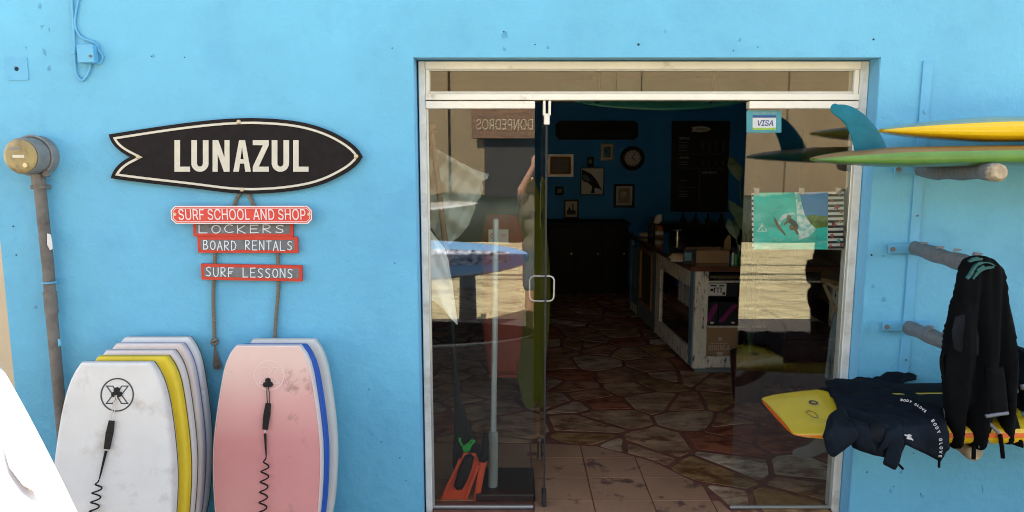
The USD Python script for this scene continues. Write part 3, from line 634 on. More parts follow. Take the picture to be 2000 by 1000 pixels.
def cx_at(px, py, y): return P(px, py, y)[0]
LS = [  # label, px of nose centre, py, y, deck, slick, line, rail
 ('white bodyboard with yellow orange edge, closest to the wall in its stack', 309, 657.5, -.055, 'white_foam', 'orange_rim', 'line_black', None),
 ('white bodyboard with lilac underside and navy edge line, second from the wall', 294, 669.5, -.125, 'white_foam_pink', 'lilac_foam', 'blue_foam', None),
 ('white bodyboard with black edge line standing behind the yellow one', 276, 683, -.20, 'white_foam_pink', 'yellow_foam', 'line_black', None),
 ('yellow bodyboard with black edge line behind the foremost white one', 262, 694.5, -.275, 'yellow_foam', 'yellow_foam', 'line_black', None),
 ('foremost white bodyboard with circled cross logo and coiled leash', 231, 706, -.35, 'white_foam', 'white_foam', 'line_black', None)]
BBS = []
for k, (lab, px, py, y, dk, sl, ln_, rl) in enumerate(LS):
    q = P(px, py, y); BBS.append(bodyboard(lab, q[0], y, q[2], y - .19, deck=dk, slick=sl, line=ln_, rail=rl, nose=.158, w=.272 if k < 4 else .278, group='bodyboards leaning on the wall'))
RS = [('pale grey bodyboard closest to the wall behind the pink one', 556, 661, -.06, 'grey_foam', 'grey_foam', None, None),
      ('royal blue bodyboard between the pink and the pale grey one', 537, 671.5, -.13, 'blue_foam', 'blue_foam', None, None),
      ('scuffed pink bodyboard with coiled black leash and raised nose logo', 525, 673.5, -.195, 'pink_foam', 'pale_rail', None, 'pale_rail')]
for k, (lab, px, py, y, dk, sl, ln_, rl) in enumerate(RS):
    q = P(px, py, y); BBS.append(bodyboard(lab, q[0], y, q[2], y - .17, deck=dk, slick=sl, line=ln_, rail=rl, nose=.152, w=.262 if k == 2 else .265, t=.05, group='bodyboards leaning on the wall'))

def x_logo(on, u0, v0, r, m, parent, w=.0035):
    """A crossed X inside a ring, lying on a deck."""
    ringp = Point(0, 0).buffer(r, 24).difference(Point(0, 0).buffer(r - w * 1.3, 24))
    a = r * .70; g = [ringp]
    xo = Polygon([(-a, -a * .78), (-a * .35, -a * .78), (0, -a * .2), (a * .35, -a * .78), (a, -a * .78), (a * .42, 0), (a, a * .78), (a * .35, a * .78), (0, a * .2), (-a * .35, a * .78), (-a, a * .78), (-a * .42, 0)])
    g.append(xo.difference(xo.buffer(-w)))
    m_ = trimesh.util.concatenate([trimesh.creation.extrude_polygon(p, .0008, engine='earcut') for q_ in g for p in getattr(q_, 'geoms', [q_])])
    m_.vertices = np.array([on(u0 + x, v0 + y, h + .0004) for x, y, h in m_.vertices]); m_.fix_normals()
    obj('logo', m_, m, parent)
def leash(on, parent, nrm, u0, v0, path, coil, strap_m='leash_black', loop='leash_black', plug_v=0):
    """path: (u, v) of strap start, strap end, cord start and the coil's ends on the deck."""
    c = on(u0, v0, .004)
    pl = obj('leash_plug', [hull(np.vstack([on(u0 + .012 * math.cos(t) + .022 * math.cos(b), v0 + .012 * math.sin(t) + .018 * math.sin(b), h) for t in np.linspace(0, 6.28, 9)] for h in (0, .01))[0:0] if False else np.array([on(u0 + .013 * math.cos(b) + .013 * math.cos(t), v0 + .013 * math.sin(b) + .013 * math.sin(t), h) for t in np.linspace(0, 6.28, 9) for h in (0, .009)])) for b in (0.5, 2.6, 4.7)], 'leash_black', parent, 30)
    (sa, sb, ca, cb) = path
    obj('leash_string', [tube([on(u0 - .003, v0 + .01, .01), on((u0 + sa[0]) / 2 - .006, (v0 + sa[1]) / 2, .008), on(sa[0] - .004, sa[1], .008)], .0022, 5), tube([on(u0 + .003, v0 + .01, .01), on((u0 + sa[0]) / 2 + .006, (v0 + sa[1]) / 2, .008), on(sa[0] + .005, sa[1], .008)], .0022, 5)], loop, parent)
    d = np.array(sb) - sa; L = np.hypot(*d); d /= L; e = np.array([-d[1], d[0]])
    def strip(p0, p1, w0, w1, h0, h1):
        return hull([on(*(np.array(p) + sgn * w * e), h) for p, w in ((p0, w0), (p1, w1)) for sgn in (-1, 1) for h in (h0, h1)])
    st = obj('leash_strap', [strip(sa, np.array(sa) + d * L * .45, .012, .016, .003, .012), strip(np.array(sa) + d * L * .42, sb, .0155, .012, .004, .015)], strap_m, parent)
    obj('swivel', tube([on(*sb, .009), on(*(np.array(sb) * .35 + np.array(ca) * .65), .009)], .0038, 6), 'clear_string', st)
    obj('cord', tube([on(*ca, .009), on(*(np.array(ca) * .3 + np.array(cb) * .7), .008), on(*cb, .008)], [.0065, .0045, .003], 7), 'leash_black', parent, True)
    n = int(30 * coil[2]); t = np.linspace(0, 1, n); a0, a1 = np.array(cb), np.array(coil[0]); R_ = coil[1]
    ph = 2 * np.pi * t * coil[2]; env = np.minimum(1, t * 8)
    pts = [on(*(a0 + (a1 - a0) * tt + np.array([math.cos(p) * R_ * ev - R_ * 0, 0])), .004 + R_ * .55 * (1 + math.sin(p) * ev)) for tt, p, ev in zip(t, ph, env)]
    obj('leash_coil', tube(np.array(pts), .0036, 6), 'leash_black', parent, True)
def uv_on(bb, px, py):
    """Deck coordinates (u, v) of a pixel on the board's front face."""
    on = bb[1]; o, a, b = on(0, 0), on(1, 0) - on(0, 0), on(0, 1) - on(0, 0); d = FWD + (px - 1000) / FPX * RIGHT - (py - 500) / FPX * UP
    s = np.linalg.solve(np.stack([a, b, -d], 1), EYE - o); return s[0], s[1]
wb, pb = BBS[4], BBS[7]
x_logo(wb[1], *uv_on(wb, 229, 771), .077, 'logo_dark', wb[0], .005)
f = lambda x, y: uv_on(wb, x, y)
leash(wb[1], wb[0], wb[2], *f(229, 767), (f(220, 821), f(211, 876), f(209, 880), f(196, 935)), (f(178, 1060), .020, 7), loop='clear_string')
x_logo(pb[1], *uv_on(pb, 526, 733), .072, 'logo_pale', pb[0], .003)
f2 = lambda x, y: uv_on(pb, x, y)
leash(pb[1], pb[0], pb[2], *f2(524, 748), (f2(525, 787), f2(519, 838), f2(519, 846), f2(521, 890)), (f2(511, 1060), .0185, 8.5))
# ---------------------------------------------------------------- surfboards
def board_mesh(L, w, t, tail=.35, nose=.3, tail_w=.0, nose_w=.0, rock=(.02, .05), n=46, m=28, wide=.5, rail=.5, tk=1.6):
    """Board along +x from tail (0) to nose (L), flat side up is +z; returns rings (n, m, 3). The rail sits at height fraction rail."""
    xs = (1 - np.cos(np.linspace(0, np.pi, n))) / 2; rings = []
    for u in xs:
        a = u / wide if u < wide else (1 - u) / (1 - wide); p, end = (tail, tail_w) if u < wide else (nose, nose_w)
        hw = w / 2 * (end + (1 - end) * max(a, 0) ** p * (1 + (p) * (1 - a) * .6)) if a > 0 else w / 2 * end
        hw = max(min(hw, w / 2), .004); ht = t / 2 * max(.16, min(1, (max(a, 0) * tk) ** .55))
        zr = rock[0] * max(0, 1 - u / .35) ** 2 + rock[1] * max(0, (u - .6) / .4) ** 2
        th = np.linspace(0, 2 * np.pi, m, endpoint=False)
        y = hw * np.sign(np.cos(th)) * np.abs(np.cos(th)) ** .55; z = ht * np.sign(np.sin(th)) * np.abs(np.sin(th)) ** .75
        rings.append(np.stack([np.full(m, u * L), y, z + zr], 1))
    return np.array(rings)
def place(R3, origin, ang=0., roll=0., flip=False, pitch=0.):
    v = R3.reshape(-1, 3).copy()
    if flip: v[:, 2] *= -1
    c, s = math.cos(roll), math.sin(roll); v = np.stack([v[:, 0], c * v[:, 1] - s * v[:, 2], s * v[:, 1] + c * v[:, 2]], 1)
    c, s = math.cos(pitch), math.sin(pitch); v = np.stack([c * v[:, 0] - s * v[:, 2], v[:, 1], s * v[:, 0] + c * v[:, 2]], 1)
    c, s = math.cos(ang), math.sin(ang); v = np.stack([c * v[:, 0] - s * v[:, 1], s * v[:, 0] + c * v[:, 1], v[:, 2]], 1)
    return (v + origin).reshape(R3.shape)
def strip_mesh(R, cols, push=0.0):
    """An open band of the ring surface over the ring columns cols."""
    sub = R[:, cols]; c = R.mean(1)[:, None]; d = sub - c; sub = sub + push * d / (np.linalg.norm(d, axis=2, keepdims=True) + 1e-9)
    return loft(list(sub), cap=False, closed=False)
def board_parts(th, R, top, bottom, rail=None, m=28):
    q = m // 4
    if rail:
        k = 2
        groups = (('deck', range(k, 2 * q - k + 1), top), ('hull', range(2 * q + k, 4 * q - k + 1), bottom), ('rail', range(2 * q - k, 2 * q + k + 1), rail), ('rail', [i % m for i in range(-k, k + 1)], rail))
    else: groups = (('deck', range(0, 2 * q + 1), top), ('hull', [i % m for i in range(2 * q, 4 * q + 1)], bottom))
    for nm, cols, mm in groups:
        a = strip_mesh(R, list(cols)); obj(nm, a, mm, th, True)
    e0 = loft([R[0], R[0] * .999 + R[0].mean(0) * .001]); 
    caps = [loft([R[0] * .5 + R[0].mean(0) * .5, R[0]]), loft([R[-1], R[-1] * .5 + R[-1].mean(0) * .5])]
    obj('tip', caps[0], top if not rail else rail, th); obj('tip', caps[1], top if not rail else rail, th)

# rack on the wall: flat upright bars, cross plates, taped wooden pegs
RX = 2.008
RK = thing('surfboard_rack', 'wall rack of taped wooden pegs on blue painted flat bars', 'rack', (RX, 0, .3))
pz = [P(1795, 331, 0)[2], P(1785, 486, 0)[2], P(1770, 637, 0)[2], .575]
for xo in (RX, 3.62):
    up_ = obj('upright', box(xo - .0245, xo + .0245, -.009, 0, .3, P(1820, 119, 0)[2], .002), 'paint_blue', RK)
    for pxy in ((1812, 218), (1795, 421), (1776, 702)):
        q = P(*pxy, 0); obj('bolt', cyl((xo + .005, -.008, q[2]), (xo + .005, -.0125, q[2]), .011 if pxy[1] < 300 else .005, 12), 'pipe_grey' if pxy[1] > 300 else 'paint_blue', up_)
    for i, z in enumerate(pz):
        cp = obj('cross_plate', box(xo - .13, xo + .135, -.017, -.009, z - .022, z + .026, .002), 'paint_blue', RK)
        for sx in (-.11, .115): obj('bolt', cyl((xo + sx, -.016, z), (xo + sx, -.022, z), .012, 12), 'paint_blue' if sx > 0 else 'pipe_grey', cp)
        ys = np.linspace(-.012, -.60, 22); rr = .036 + .003 * np.sin(ys * 31 + i) + rng.uniform(-.0012, .0012, 22); rr[0] *= .9
        dz = .006 * np.sin(ys * 9 + i * 2)
        pg = obj('peg', tube(np.stack([np.full(22, xo) + .004 * np.sin(ys * 13 + i), ys, z + dz], 1), rr, 16), 'tape_grey', RK, 40)
        e = np.array([xo + .004 * math.sin(-.6 * 13 + i), -.60, z + dz[-1]])
        obj('cut_end', tube([e + (0, .045, 0), e + (0, .01, 0), e + (0, -.012, .0), e + (0, -.02, .002)], [.0372, .0385, .036, .028], 11), 'raw_wood', pg)
        for _ in range(5):
            y = rng.uniform(-.55, -.1); t = rng.uniform(.3, 2.6)
            obj('tape_flap', pillow([(xo + .03 * math.cos(t) - .02, z + .036), (xo + .03 * math.cos(t) + .016, z + .038), (xo + .03 * math.cos(t) + .02, z + .046), (xo + .03 * math.cos(t) - .012, z + .05)], y, .012, .008, .004, seed=i, world=True), 'tape_grey', pg)

# green board lying bottom up on the highest peg, its fin in the air
tx = P(1585, 316, -.33)
R1 = place(board_mesh(2.75, .54, .088, tk=4.5, tail=.36, nose=.36, rock=(-.012, .07), wide=.55), (tx[0], -.335, P(1800, 325, -.33)[2] + .043), pitch=.008)
G = thing('green_longboard', 'green railed longboard lying fin up on the highest peg', 'surfboard', (2.2, -.33, 1.8))
board_parts(G, R1, 'board_brown', 'board_green', 'board_green')
fz = R1[12].max(0)[2] - .008
fin = np.vstack([spline([(1672, 307), (1667, 285), (1660, 262), (1648, 240), (1632, 226), (1622, 216), (1623, 207), (1637, 204)], 24), spline([(1637, 204), (1660, 207), (1682, 219), (1702, 238), (1718, 260), (1729, 282), (1736, 304)], 24)[1:]])
def fin_mesh(pxs, y, t):
    p = np.array(W(pxs, y)); g = Polygon(p).buffer(0)
    r0 = np.array(g.exterior.coords)[:-1]; r1 = []
    c = np.array(g.centroid.coords[0]); out = [np.stack([c[0] + (r0[:, 0] - c[0]) * k, np.full(len(r0), y + h), c[1] + (r0[:, 1] - c[1]) * k], 1) for k, h in ((.55, -t / 2), (.9, -t * .38), (1, -.001), (1, .001), (.9, t * .38), (.55, t / 2))]
    return loft(out)
obj('fin', fin_mesh(fin, -.335, .012), 'teal_fin', G, 50)
a_, b_ = P(1662, 309, -.335), P(1742, 303, -.335)
obj('fin_box', box(a_[0], b_[0], -.35, -.32, a_[2] - .012, a_[2] + .004, .003), 'clear_string', G)

ux = P(1719, 262, -.27)
R2 = place(board_mesh(2.45, .50, .112, tk=3.0, tail=.42, nose=.4, rock=(-.0, .0), wide=.55), (ux[0], -.27, ux[2] + .016), pitch=.009)
YB = thing('yellow_sage_surfboard', 'yellow surfboard with sage green upper face lying over the green board', 'surfboard', (2.4, -.27, 1.9))
board_parts(YB, R2, 'board_sage', 'board_yellow', 'board_yellow')

# big yellow board lying deck up on the lowest peg
R3_ = board_mesh(3.0, .60, .125, tk=2.2, tail=.26, nose=.3, tail_w=.62, nose_w=.1, rock=(-.02, .05), wide=.42)
R3 = place(R3_, (1.235, -.355, .672), roll=.03, ang=0)
Y = thing('yellow_longboard', 'yellow longboard with orange rail stripe and black deck pads on the lowest peg', 'surfboard', (2.2, -.35, .6))
board_parts(Y, R3, 'board_yellow_dull', 'board_yellow', 'board_yellow')
obj('tail_trim', loft([R3[0] * 1.002 - R3[0].mean(0) * .002 - (.002, 0, 0), R3[0] * .6 + R3[0].mean(0) * .4 - (.004, 0, 0)]), 'rail_orange', Y)
q0 = loft(list(R3[:, [13, 14]] + (R3[:, [13, 14]] - R3.mean(1)[:, None]) * .006), cap=False, closed=False)
obj('rail_stripe', q0, 'rail_orange', Y, True)
def deck_z(x, y):
    i = np.argmin(np.abs(R3[:, 0, 0] - x)); r = R3[i][:15]; o = np.argsort(r[:, 1]); return np.interp(y, r[o, 1], r[o, 2])
def deck_patch(poly, h=.004):
    """A thin pad that follows the deck, from a plan polygon."""
    x0, y0, x1, y1 = poly.bounds; xs, ys = np.arange(x0, x1 + .03, .03), np.arange(y0, y1 + .02, .02); pts = [p for p in [(a, b) for a in xs for b in ys] if poly.buffer(-.004).contains(Point(p))]
    e = [poly.exterior.interpolate(s).coords[0] for s in np.arange(0, poly.length, .03)]; al = np.array(e + pts); tri = Delaunay(al).simplices; tri = np.array([t for t in tri if poly.contains(Point(al[t].mean(0)))])
    z = np.array([deck_z(*p) for p in al]); v = np.vstack([np.column_stack([al, z + h]), np.column_stack([al, z - .002])]); n, k = len(al), len(e); i = np.arange(k); j = (i + 1) % k
    f = np.vstack([tri, tri[:, ::-1] + n, np.stack([i, j, i + n], 1), np.stack([j, j + n, i + n], 1)]); m = trimesh.Trimesh(v, f, process=False); m.fix_normals(); return m
for y0, y1 in ((-.27, -.105), (-.47, -.30)):
    obj('deck_pad', deck_patch(Polygon([(1.50 if y0 < -.28 else 1.58, y0), (3.6, y0), (3.6, y1), (1.62 if y0 < -.28 else 1.52, y1)])), 'deck_pad', Y)
lg = P(1556, 773, -.36); lx, ly = 1.375, -.40
obj('deck_logo', deck_patch(Point(lx, ly).buffer(.03).difference(Point(lx, ly).buffer(.0)) if False else affinity.scale(Point(lx, ly).buffer(.024, 10), 1.1, 1), .0015), 'board_yellow_dull', Y)
lx2, ly2 = 1.43, -.30
obj('leash_plug', [tube([(lx2 + .016 * math.cos(t), ly2 + .022 * math.sin(t), deck_z(lx2, ly2) + .003) for t in np.linspace(0, 2 * np.pi, 17)], .005, 6)], 'logo_dark', Y, True)
obj('logo_ring', [tube([(1.372 + .019 * math.cos(t), -.43 + .045 * math.sin(t), deck_z(1.372, -.43) + .006) for t in np.linspace(0, 2 * np.pi, 21)], .0016, 4)], 'logo_dark', Y)
finY = [(1628, 800), (1606, 838), (1590, 858), (1572, 870), (1553, 877), (1547, 884), (1556, 892), (1580, 894), (1604, 886), (1622, 878), (1650, 850)]
obj('fin', fin_mesh(spline(finY, 40), -.40, .016), 'fin_grey', Y, 50)

# white board close to the camera, on the outdoor rack
e0, e1 = np.array([-.613, -2.685]), np.array([-1.147, -2.07]); dr = (e1 - e0) / np.linalg.norm(e1 - e0); lp = np.array([-dr[1], dr[0]])
ang = math.atan2(dr[1], dr[0]); mid = (e0 + e1) / 2 + lp * .245
Lw = 3.0; org = mid - dr * .95
R4 = place(board_mesh(Lw, .54, .06, tail=.22, tail_w=.4, nose=.36, rock=(.02, .05), wide=.5), (org[0], org[1], 1.352), ang=ang)
WB = thing('white_surfboard', 'glaring white sunlit surfboard close by in front of the wall', 'surfboard', (mid[0], mid[1], 1.45))
board_parts(WB, R4, 'white_gloss', 'white_gloss')
def on_board(R, px, py):
    d = FWD + (px - 1000) / FPX * RIGHT - (py - 500) / FPX * UP; zt = 1.384; return EYE + d * (zt - EYE[2]) / d[2]
dia = [on_board(R4, *p) for p in ((4, 862), (44, 888), (66, 928), (78, 966), (44, 946), (18, 912))]
dia = Polygon([(p[0], p[1]) for p in dia]).buffer(0)
obj('logo', ext_flat(dia, 1.3825, .0012), 'logo_tan', WB)
OR = thing('outdoor_board_rack', 'timber rack holding boards in front of the shop', 'rack', (-1.2, -2.8, -.12))
for x, y in ((-1.15, -3.05), (-1.95, -3.0)):
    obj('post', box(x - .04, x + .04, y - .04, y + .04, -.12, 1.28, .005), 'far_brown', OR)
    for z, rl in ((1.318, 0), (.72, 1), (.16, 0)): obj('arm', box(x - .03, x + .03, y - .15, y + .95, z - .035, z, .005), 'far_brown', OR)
# blue decked board with a patterned stripe, seen mirrored in the fixed pane
R5 = place(board_mesh(2.9, .47, .07, tail=.45, nose=.42, rock=(.02, .04), wide=.5), (-2.75, -2.53, .915), roll=-.82)
BD = thing('blue_striped_surfboard', 'blue surfboard with patterned stripe tilted on the outdoor rack', 'surfboard', (-1.3, -2.5, .7))
board_parts(BD, R5, 'blue_deck', 'cream_rail', 'cream_rail')
mat('tribal', (.30, .32, .40), .4, .9, 22, detail=1)
obj('pattern_stripe', strip_mesh(R5[8:-7], [6, 7, 8], .003), 'tribal', BD, True)
R6 = place(board_mesh(2.8, .52, .07, tail=.45, nose=.42, rock=(.02, .03), wide=.5), (-2.6, -2.6, .22), roll=-.25)
KB = thing('black_surfboard', 'black surfboard with white rail on the low arm of the outdoor rack', 'surfboard', (-1.3, -2.5, .2))
board_parts(KB, R6, 'deck_pad', 'deck_pad', 'cream_rail')

# ---------------------------------------------------------------- wetsuits
c3 = lambda L_: [(1480 + a / 3.125, 680 + b / 3.125) for a, b in L_]
def drape_y(x, z):   # over the yellow board: on the deck above the near rail, hanging in front below it
    zr = .70; return -.675 if z < zr - .05 else -.675 + .0 * z
def lay(x, z):
    """Depth of cloth that lies on the yellow deck and hangs down over its near rail, found along the picture rows."""
    if z > .725: return -.66 + min((z - .725) * 2.3, .62)
    return -.672 + .03 * max(0, min(1, (.45 - z) / .2)) * 0
def cloth(outline_px, thick, seed, res=.012, fold=None, amp=.01, zedge=.04, lift=0.):
    """Cloth draped over the yellow board: each outline point is taken where the picture ray meets the drape."""
    def hit(px, py):
        d = FWD + (px - 1000) / FPX * RIGHT - (py - 500) / FPX * UP; d = d / d[1]
        p = EYE + d * (-.69 - lift - EYE[1]); 
        if p[2] < .715: return (p[0], p[2])
        q = EYE + d * ((.735 + lift - EYE[2]) / d[2]); y = min(q[1], .0); k = EYE + d * (y - EYE[1])
        return (k[0], .715 + (y + .69 + lift) * 1.0)          # unrolled length along the deck
    pts = [hit(*p) for p in outline_px]
    m = pillow(pts, 0.0, thick, res, amp, seed, fold, zedge, world=True)
    v = m.vertices.copy(); s, off = v[:, 2].copy(), v[:, 1].copy()
    # bend the sheet over the rail: s below .69 hangs, above .74 lies flat, rounded between
    r = .05; s0 = .715 - r * .785
    a = np.clip((s - s0) / r, 0, math.pi / 2)
    base_y = -.69 - lift + r * (1 - np.cos(a)); base_z = np.minimum(s, s0) + r * np.sin(a)
    flat = np.maximum(0, s - s0 - r * math.pi / 2); base_y = base_y + flat
    ny, nz = np.cos(a), -np.sin(a)          # off < 0 is the outer side
    m.vertices = np.stack([v[:, 0], base_y + off * ny, base_z + off * nz + flat * .0], 1)
    return m
W1 = thing('navy_wetsuit', 'navy wetsuit draped over the end of the yellow longboard', 'wetsuit', (1.7, -.6, .6))
body = c3([(415, 190), (530, 196), (640, 178), (735, 172), (800, 135), (845, 124), (870, 146), (950, 152), (978, 168), (975, 190), (900, 198), (905, 232), (1000, 292), (1075, 345), (1140, 375), (1165, 470), (1162, 600), (1105, 688), (1040, 655), (890, 578), (880, 640), (770, 660), (680, 640), (575, 603), (540, 520), (480, 330), (445, 255)])
obj('body', cloth(body, .03, 3, amp=.011, fold=lambda x, z: .075 * (meshkit.fbm(np.stack([x * 12 + z * 9, x * 3 - z * 5, x * 0], -1), 4, 4) - .5)), 'wetsuit_navy', W1, True)
sl = c3([(505, 318), (550, 350), (590, 420), (618, 520), (612, 545), (470, 670), (430, 650), (392, 540), (410, 455), (455, 370)])
obj('sleeve', cloth(sl, .05, 5, lift=.03, amp=.008, fold=lambda x, z: .05 * (meshkit.fbm(np.stack([x * 14 - z * 9, z * 5, x * 0], -1), 3, 6) - .5)), 'wetsuit_navy', W1, True)
fl = c3([(690, 180), (735, 192), (800, 238), (858, 290), (888, 345), (893, 450), (888, 575), (862, 690), (835, 745), (760, 706), (770, 672), (795, 600), (800, 500), (798, 400), (765, 285), (735, 232)])
obj('back_flap', cloth(fl, .022, 7, lift=.026, amp=.006, fold=lambda x, z: .004 * np.sin(x * 80)), 'wetsuit_navy', W1, True)
obj('patch', cloth(c3([(695, 388), (798, 390), (797, 478), (696, 470)]), .008, 8, lift=.022, amp=.001, res=.01), 'wetsuit_panel', W1, True)
def cord(pts, y, r): return tube(spline([P(a, b, y) for a, b in c3(pts)], 14), r, 6)
obj('zip_cord', cord([(850, 700), (872, 722), (886, 737)], -.70, .006), 'wetsuit_black', W1)
obj('zip_cord', cord([(1110, 655), (1108, 690), (1106, 728)], -.70, .005), 'wetsuit_black', W1)
def text_path(text, pts, h, y, seed=0):
    """White lettering that runs along a line of pixels on the cloth, each letter turned with it."""
    line = LineString(W(c3(pts), y)); out = []; n = len(text)
    for i, ch in enumerate(text):
        if ch == ' ': continue
        s = line.length * (i + .5) / n; a, b = np.array(line.interpolate(s - .004).coords[0]), np.array(line.interpolate(s + .004).coords[0]); d = (b - a) / np.linalg.norm(b - a)
        m = meshkit.text_mesh(ch, h, .0015, True); lo, hi = m.bounds; c = (a + b) / 2; v = m.vertices; u = v[:, 0] - (lo[0] + hi[0]) / 2; w = v[:, 1] - (lo[1] + hi[1]) / 2
        u = u * min(1, line.length / n / (hi[0] - lo[0] + 1e-6) * .85)
        m.vertices = np.stack([c[0] + u * d[0] - w * d[1], y - v[:, 2], c[1] + u * d[1] + w * d[0]], 1); out.append(m)
    return join(out)
obj('lettering', text_path('BODY GLOVE', [(1062, 432), (1090, 480), (1112, 530), (1120, 600), (1112, 672)], .0125, -.735), 'print_white', W1)
obj('lettering', text_path('BODY GLOVE', [(868, 314), (925, 322), (985, 355), (1028, 390)], .0095, -.735), 'print_white', W1)
obj('logo', ext(to_world(unary_union([LineString([(900, 530), (925, 540), (912, 550), (940, 556)]).buffer(4), LineString([(918, 530), (945, 560)]).buffer(4), LineString([(925, 528), (938, 534)]).buffer(3)]), lambda a, b: (1480 + a / 3.125, 680 + b / 3.125), -.735), -.7345, .0015), 'print_white', W1)

c5 = lambda L_: [(1820 + a / 2.383, 480 + b / 2.383) for a, b in L_]
W2 = thing('black_wetsuit', 'black wetsuit with teal shoulder print hanging from a taped peg', 'wetsuit', (2.03, -.45, .5))
fo = lambda x, z: .022 * np.sin(x * 62 + .6 * np.sin(z * 5)) * np.clip((1.36 - z) / .25, 0, 1) + .006 * np.sin(x * 140 + z * 9)
mainp = c5([(165, 58), (200, 48), (240, 46), (275, 58), (300, 75), (322, 105), (340, 190), (352, 300), (362, 420), (372, 560), (382, 695), (392, 800), (400, 926), (326, 920), (318, 870), (300, 700), (262, 912), (235, 930), (200, 938), (166, 926), (150, 810), (144, 760), (141, 938), (76, 930), (66, 690), (64, 560), (78, 420), (95, 330), (98, 280), (110, 262), (124, 170), (148, 80)])
obj('body', pillow(W(mainp, -.61), -.61, .12, .012, .008, 11, fo, .06, world=True), 'wetsuit_black', W2, True)
obj('back_layer', pillow(W(c5([(160, 60), (240, 44), (315, 95), (345, 300), (362, 560), (372, 700), (100, 700), (92, 420), (120, 200)]), -.50), -.50, .12, .016, .006, 12, fo, .05, world=True), 'wetsuit_black', W2, True)
slv = c5([(248, 560), (330, 560), (345, 680), (354, 778), (300, 782), (254, 790), (248, 700)])
obj('sleeve', pillow(W(slv, -.675), -.675, .05, .012, .004, 13, None, .03, world=True), 'wetsuit_black', W2, True)
def hem(pts, y): return tube(spline([P(a, b, y) for a, b in c5(pts)], 12), .0085, 6)
obj('hem', hem([(251, 794), (300, 785), (354, 778)], -.695), 'hem_grey', W2, True)
obj('hem', hem([(215, 935), (240, 925), (266, 908)], -.66), 'hem_grey', W2, True)
obj('hem', hem([(262, 825), (285, 845), (310, 872)], -.66), 'hem_grey', W2, True)
obj('collar', hem([(70, 490), (52, 505), (46, 540), (52, 590), (62, 620)], -.60), 'wetsuit_black', W2, True)
obj('knee_panel', pillow(W(c5([(105, 330), (160, 312), (195, 340), (216, 430), (214, 510), (150, 505), (100, 480), (88, 400)]), -.655), -.660, .014, .012, .002, 15, None, .04, world=True), 'wetsuit_panel', W2, True)
obj('zip_cord', hem([(196, 930), (195, 960), (194, 992)], -.66), 'wetsuit_black', W2); obj('zip_cord', hem([(318, 880), (325, 930), (331, 988)], -.66), 'wetsuit_black', W2)
tl = [LineString(spline(p, 12)).buffer(w) for p, w in (([(168, 150), (190, 118), (205, 95), (232, 80)], 6), ([(195, 152), (215, 122), (245, 104), (285, 100)], 4), ([(205, 142), (240, 112), (275, 104)], 3), ([(222, 86), (255, 78), (292, 92)], 2.5), ([(178, 72), (200, 66), (232, 62)], 5), ([(188, 62), (215, 55)], 3), ([(215, 112), (240, 96)], 5))]
def on_suit(x, z): return -.5 - .075 * .55 + fo(np.array([x]), np.array([z]))[0] - .012
pr = ext(to_world(unary_union(tl), lambda a, b: (1820 + a / 2.383, 480 + b / 2.383), -.678), -.668, .012)
obj('shoulder_print', pr, 'print_teal', W2)
W3 = thing('dark_wetsuit', 'crumpled dark wetsuit lying on the yellow longboard at the photo edge', 'wetsuit', (2.55, -.4, .75))
obj('body', pillow([(1974, 676), (1990, 676), (2010, 684), (2050, 692), (2110, 720), (2115, 800), (2075, 842), (2010, 850), (1986, 838), (1980, 800), (1972, 750)] if False else W([(1974, 676), (1990, 676), (2010, 684), (2050, 692), (2110, 720), (2115, 800), (2075, 842), (2010, 850), (1988, 838), (1980, 800), (1972, 750)], -.33), -.33, .20, .014, .02, 21, lambda x, z: .02 * np.sin(x * 50 + z * 40), .08, world=True), 'wetsuit_navy', W3, True)
obj('sleeve', pillow(W([(1990, 756), (2012, 748), (2060, 752), (2080, 790), (2070, 826), (2010, 832), (1990, 818), (1996, 790)], -.50), -.50, .10, .014, .01, 22, None, .05, world=True), 'wetsuit_black', W3, True)
obj('print', ext(Polygon(W([(1981, 762), (1988, 758), (1990, 766), (1984, 770)], -.575)).union(Polygon(W([(1994, 806), (2004, 803), (2005, 816), (1998, 814)], -.575))), -.57, .006), 'print_teal', W3)
obj('cuff', pillow(W([(1992, 752), (2003, 750), (2006, 760), (1994, 762)], -.56), -.56, .03, .008, .002, 3, None, .02, world=True), 'hem_grey', W3, True)
# ---------------------------------------------------------------- inside the shop: counter
CY, CX = 2.56, P(1352, 722, 2.56)[0]
far = floor_at(1228, 607); u = np.array([far[0] - CX, far[1] - CY]); CL = np.hypot(*u); u /= CL; nn = np.array([-u[1], u[0]]) * 1.0
if nn[0] > 0: nn = -nn
def cbox(s0, s1, o0, o1, z0, z1, b=.003):
    """A box on the counter's long side: s along it, o outwards from its face."""
    m = box(s0, s1, o0, o1, z0 + ZF, z1 + ZF, b); v = m.vertices.copy()
    m.vertices = np.stack([CX + v[:, 0] * u[0] + v[:, 1] * nn[0], CY + v[:, 0] * u[1] + v[:, 1] * nn[1], v[:, 2]], 1); m.fix_normals(); return m
CT = thing('shop_counter', 'L shaped counter of worn painted timber with dark wood top', 'counter', (CX, CY, 0))
ZT = P(1400, 529, CY)[2]; ZR = ZT - ZF
zc_ = lambda py: P(1400, py, CY)[2]
XR = 2.75
pst = obj('corner_post', box(CX, CX + .115, CY, CY + .05, ZF + .045, ZT, .003), 'distressed_white', CT)
obj('corner_post', cbox(.052, .15, -.03, .0, .045, ZR), 'distressed_blue', CT, label='blue painted corner post')
obj('post', cbox(1.13, 1.30, -.03, .002, .045, ZR), 'distressed_white', CT); obj('post', cbox(1.31, 1.47, -.03, -.002, .045, ZR), 'grey_plinth', CT)
obj('post', cbox(2.03, 2.10, -.03, .002, .045, ZR), 'grey_plinth', CT); obj('post', cbox(CL - .08, CL, -.03, .002, .045, ZR), 'distressed_blue', CT)
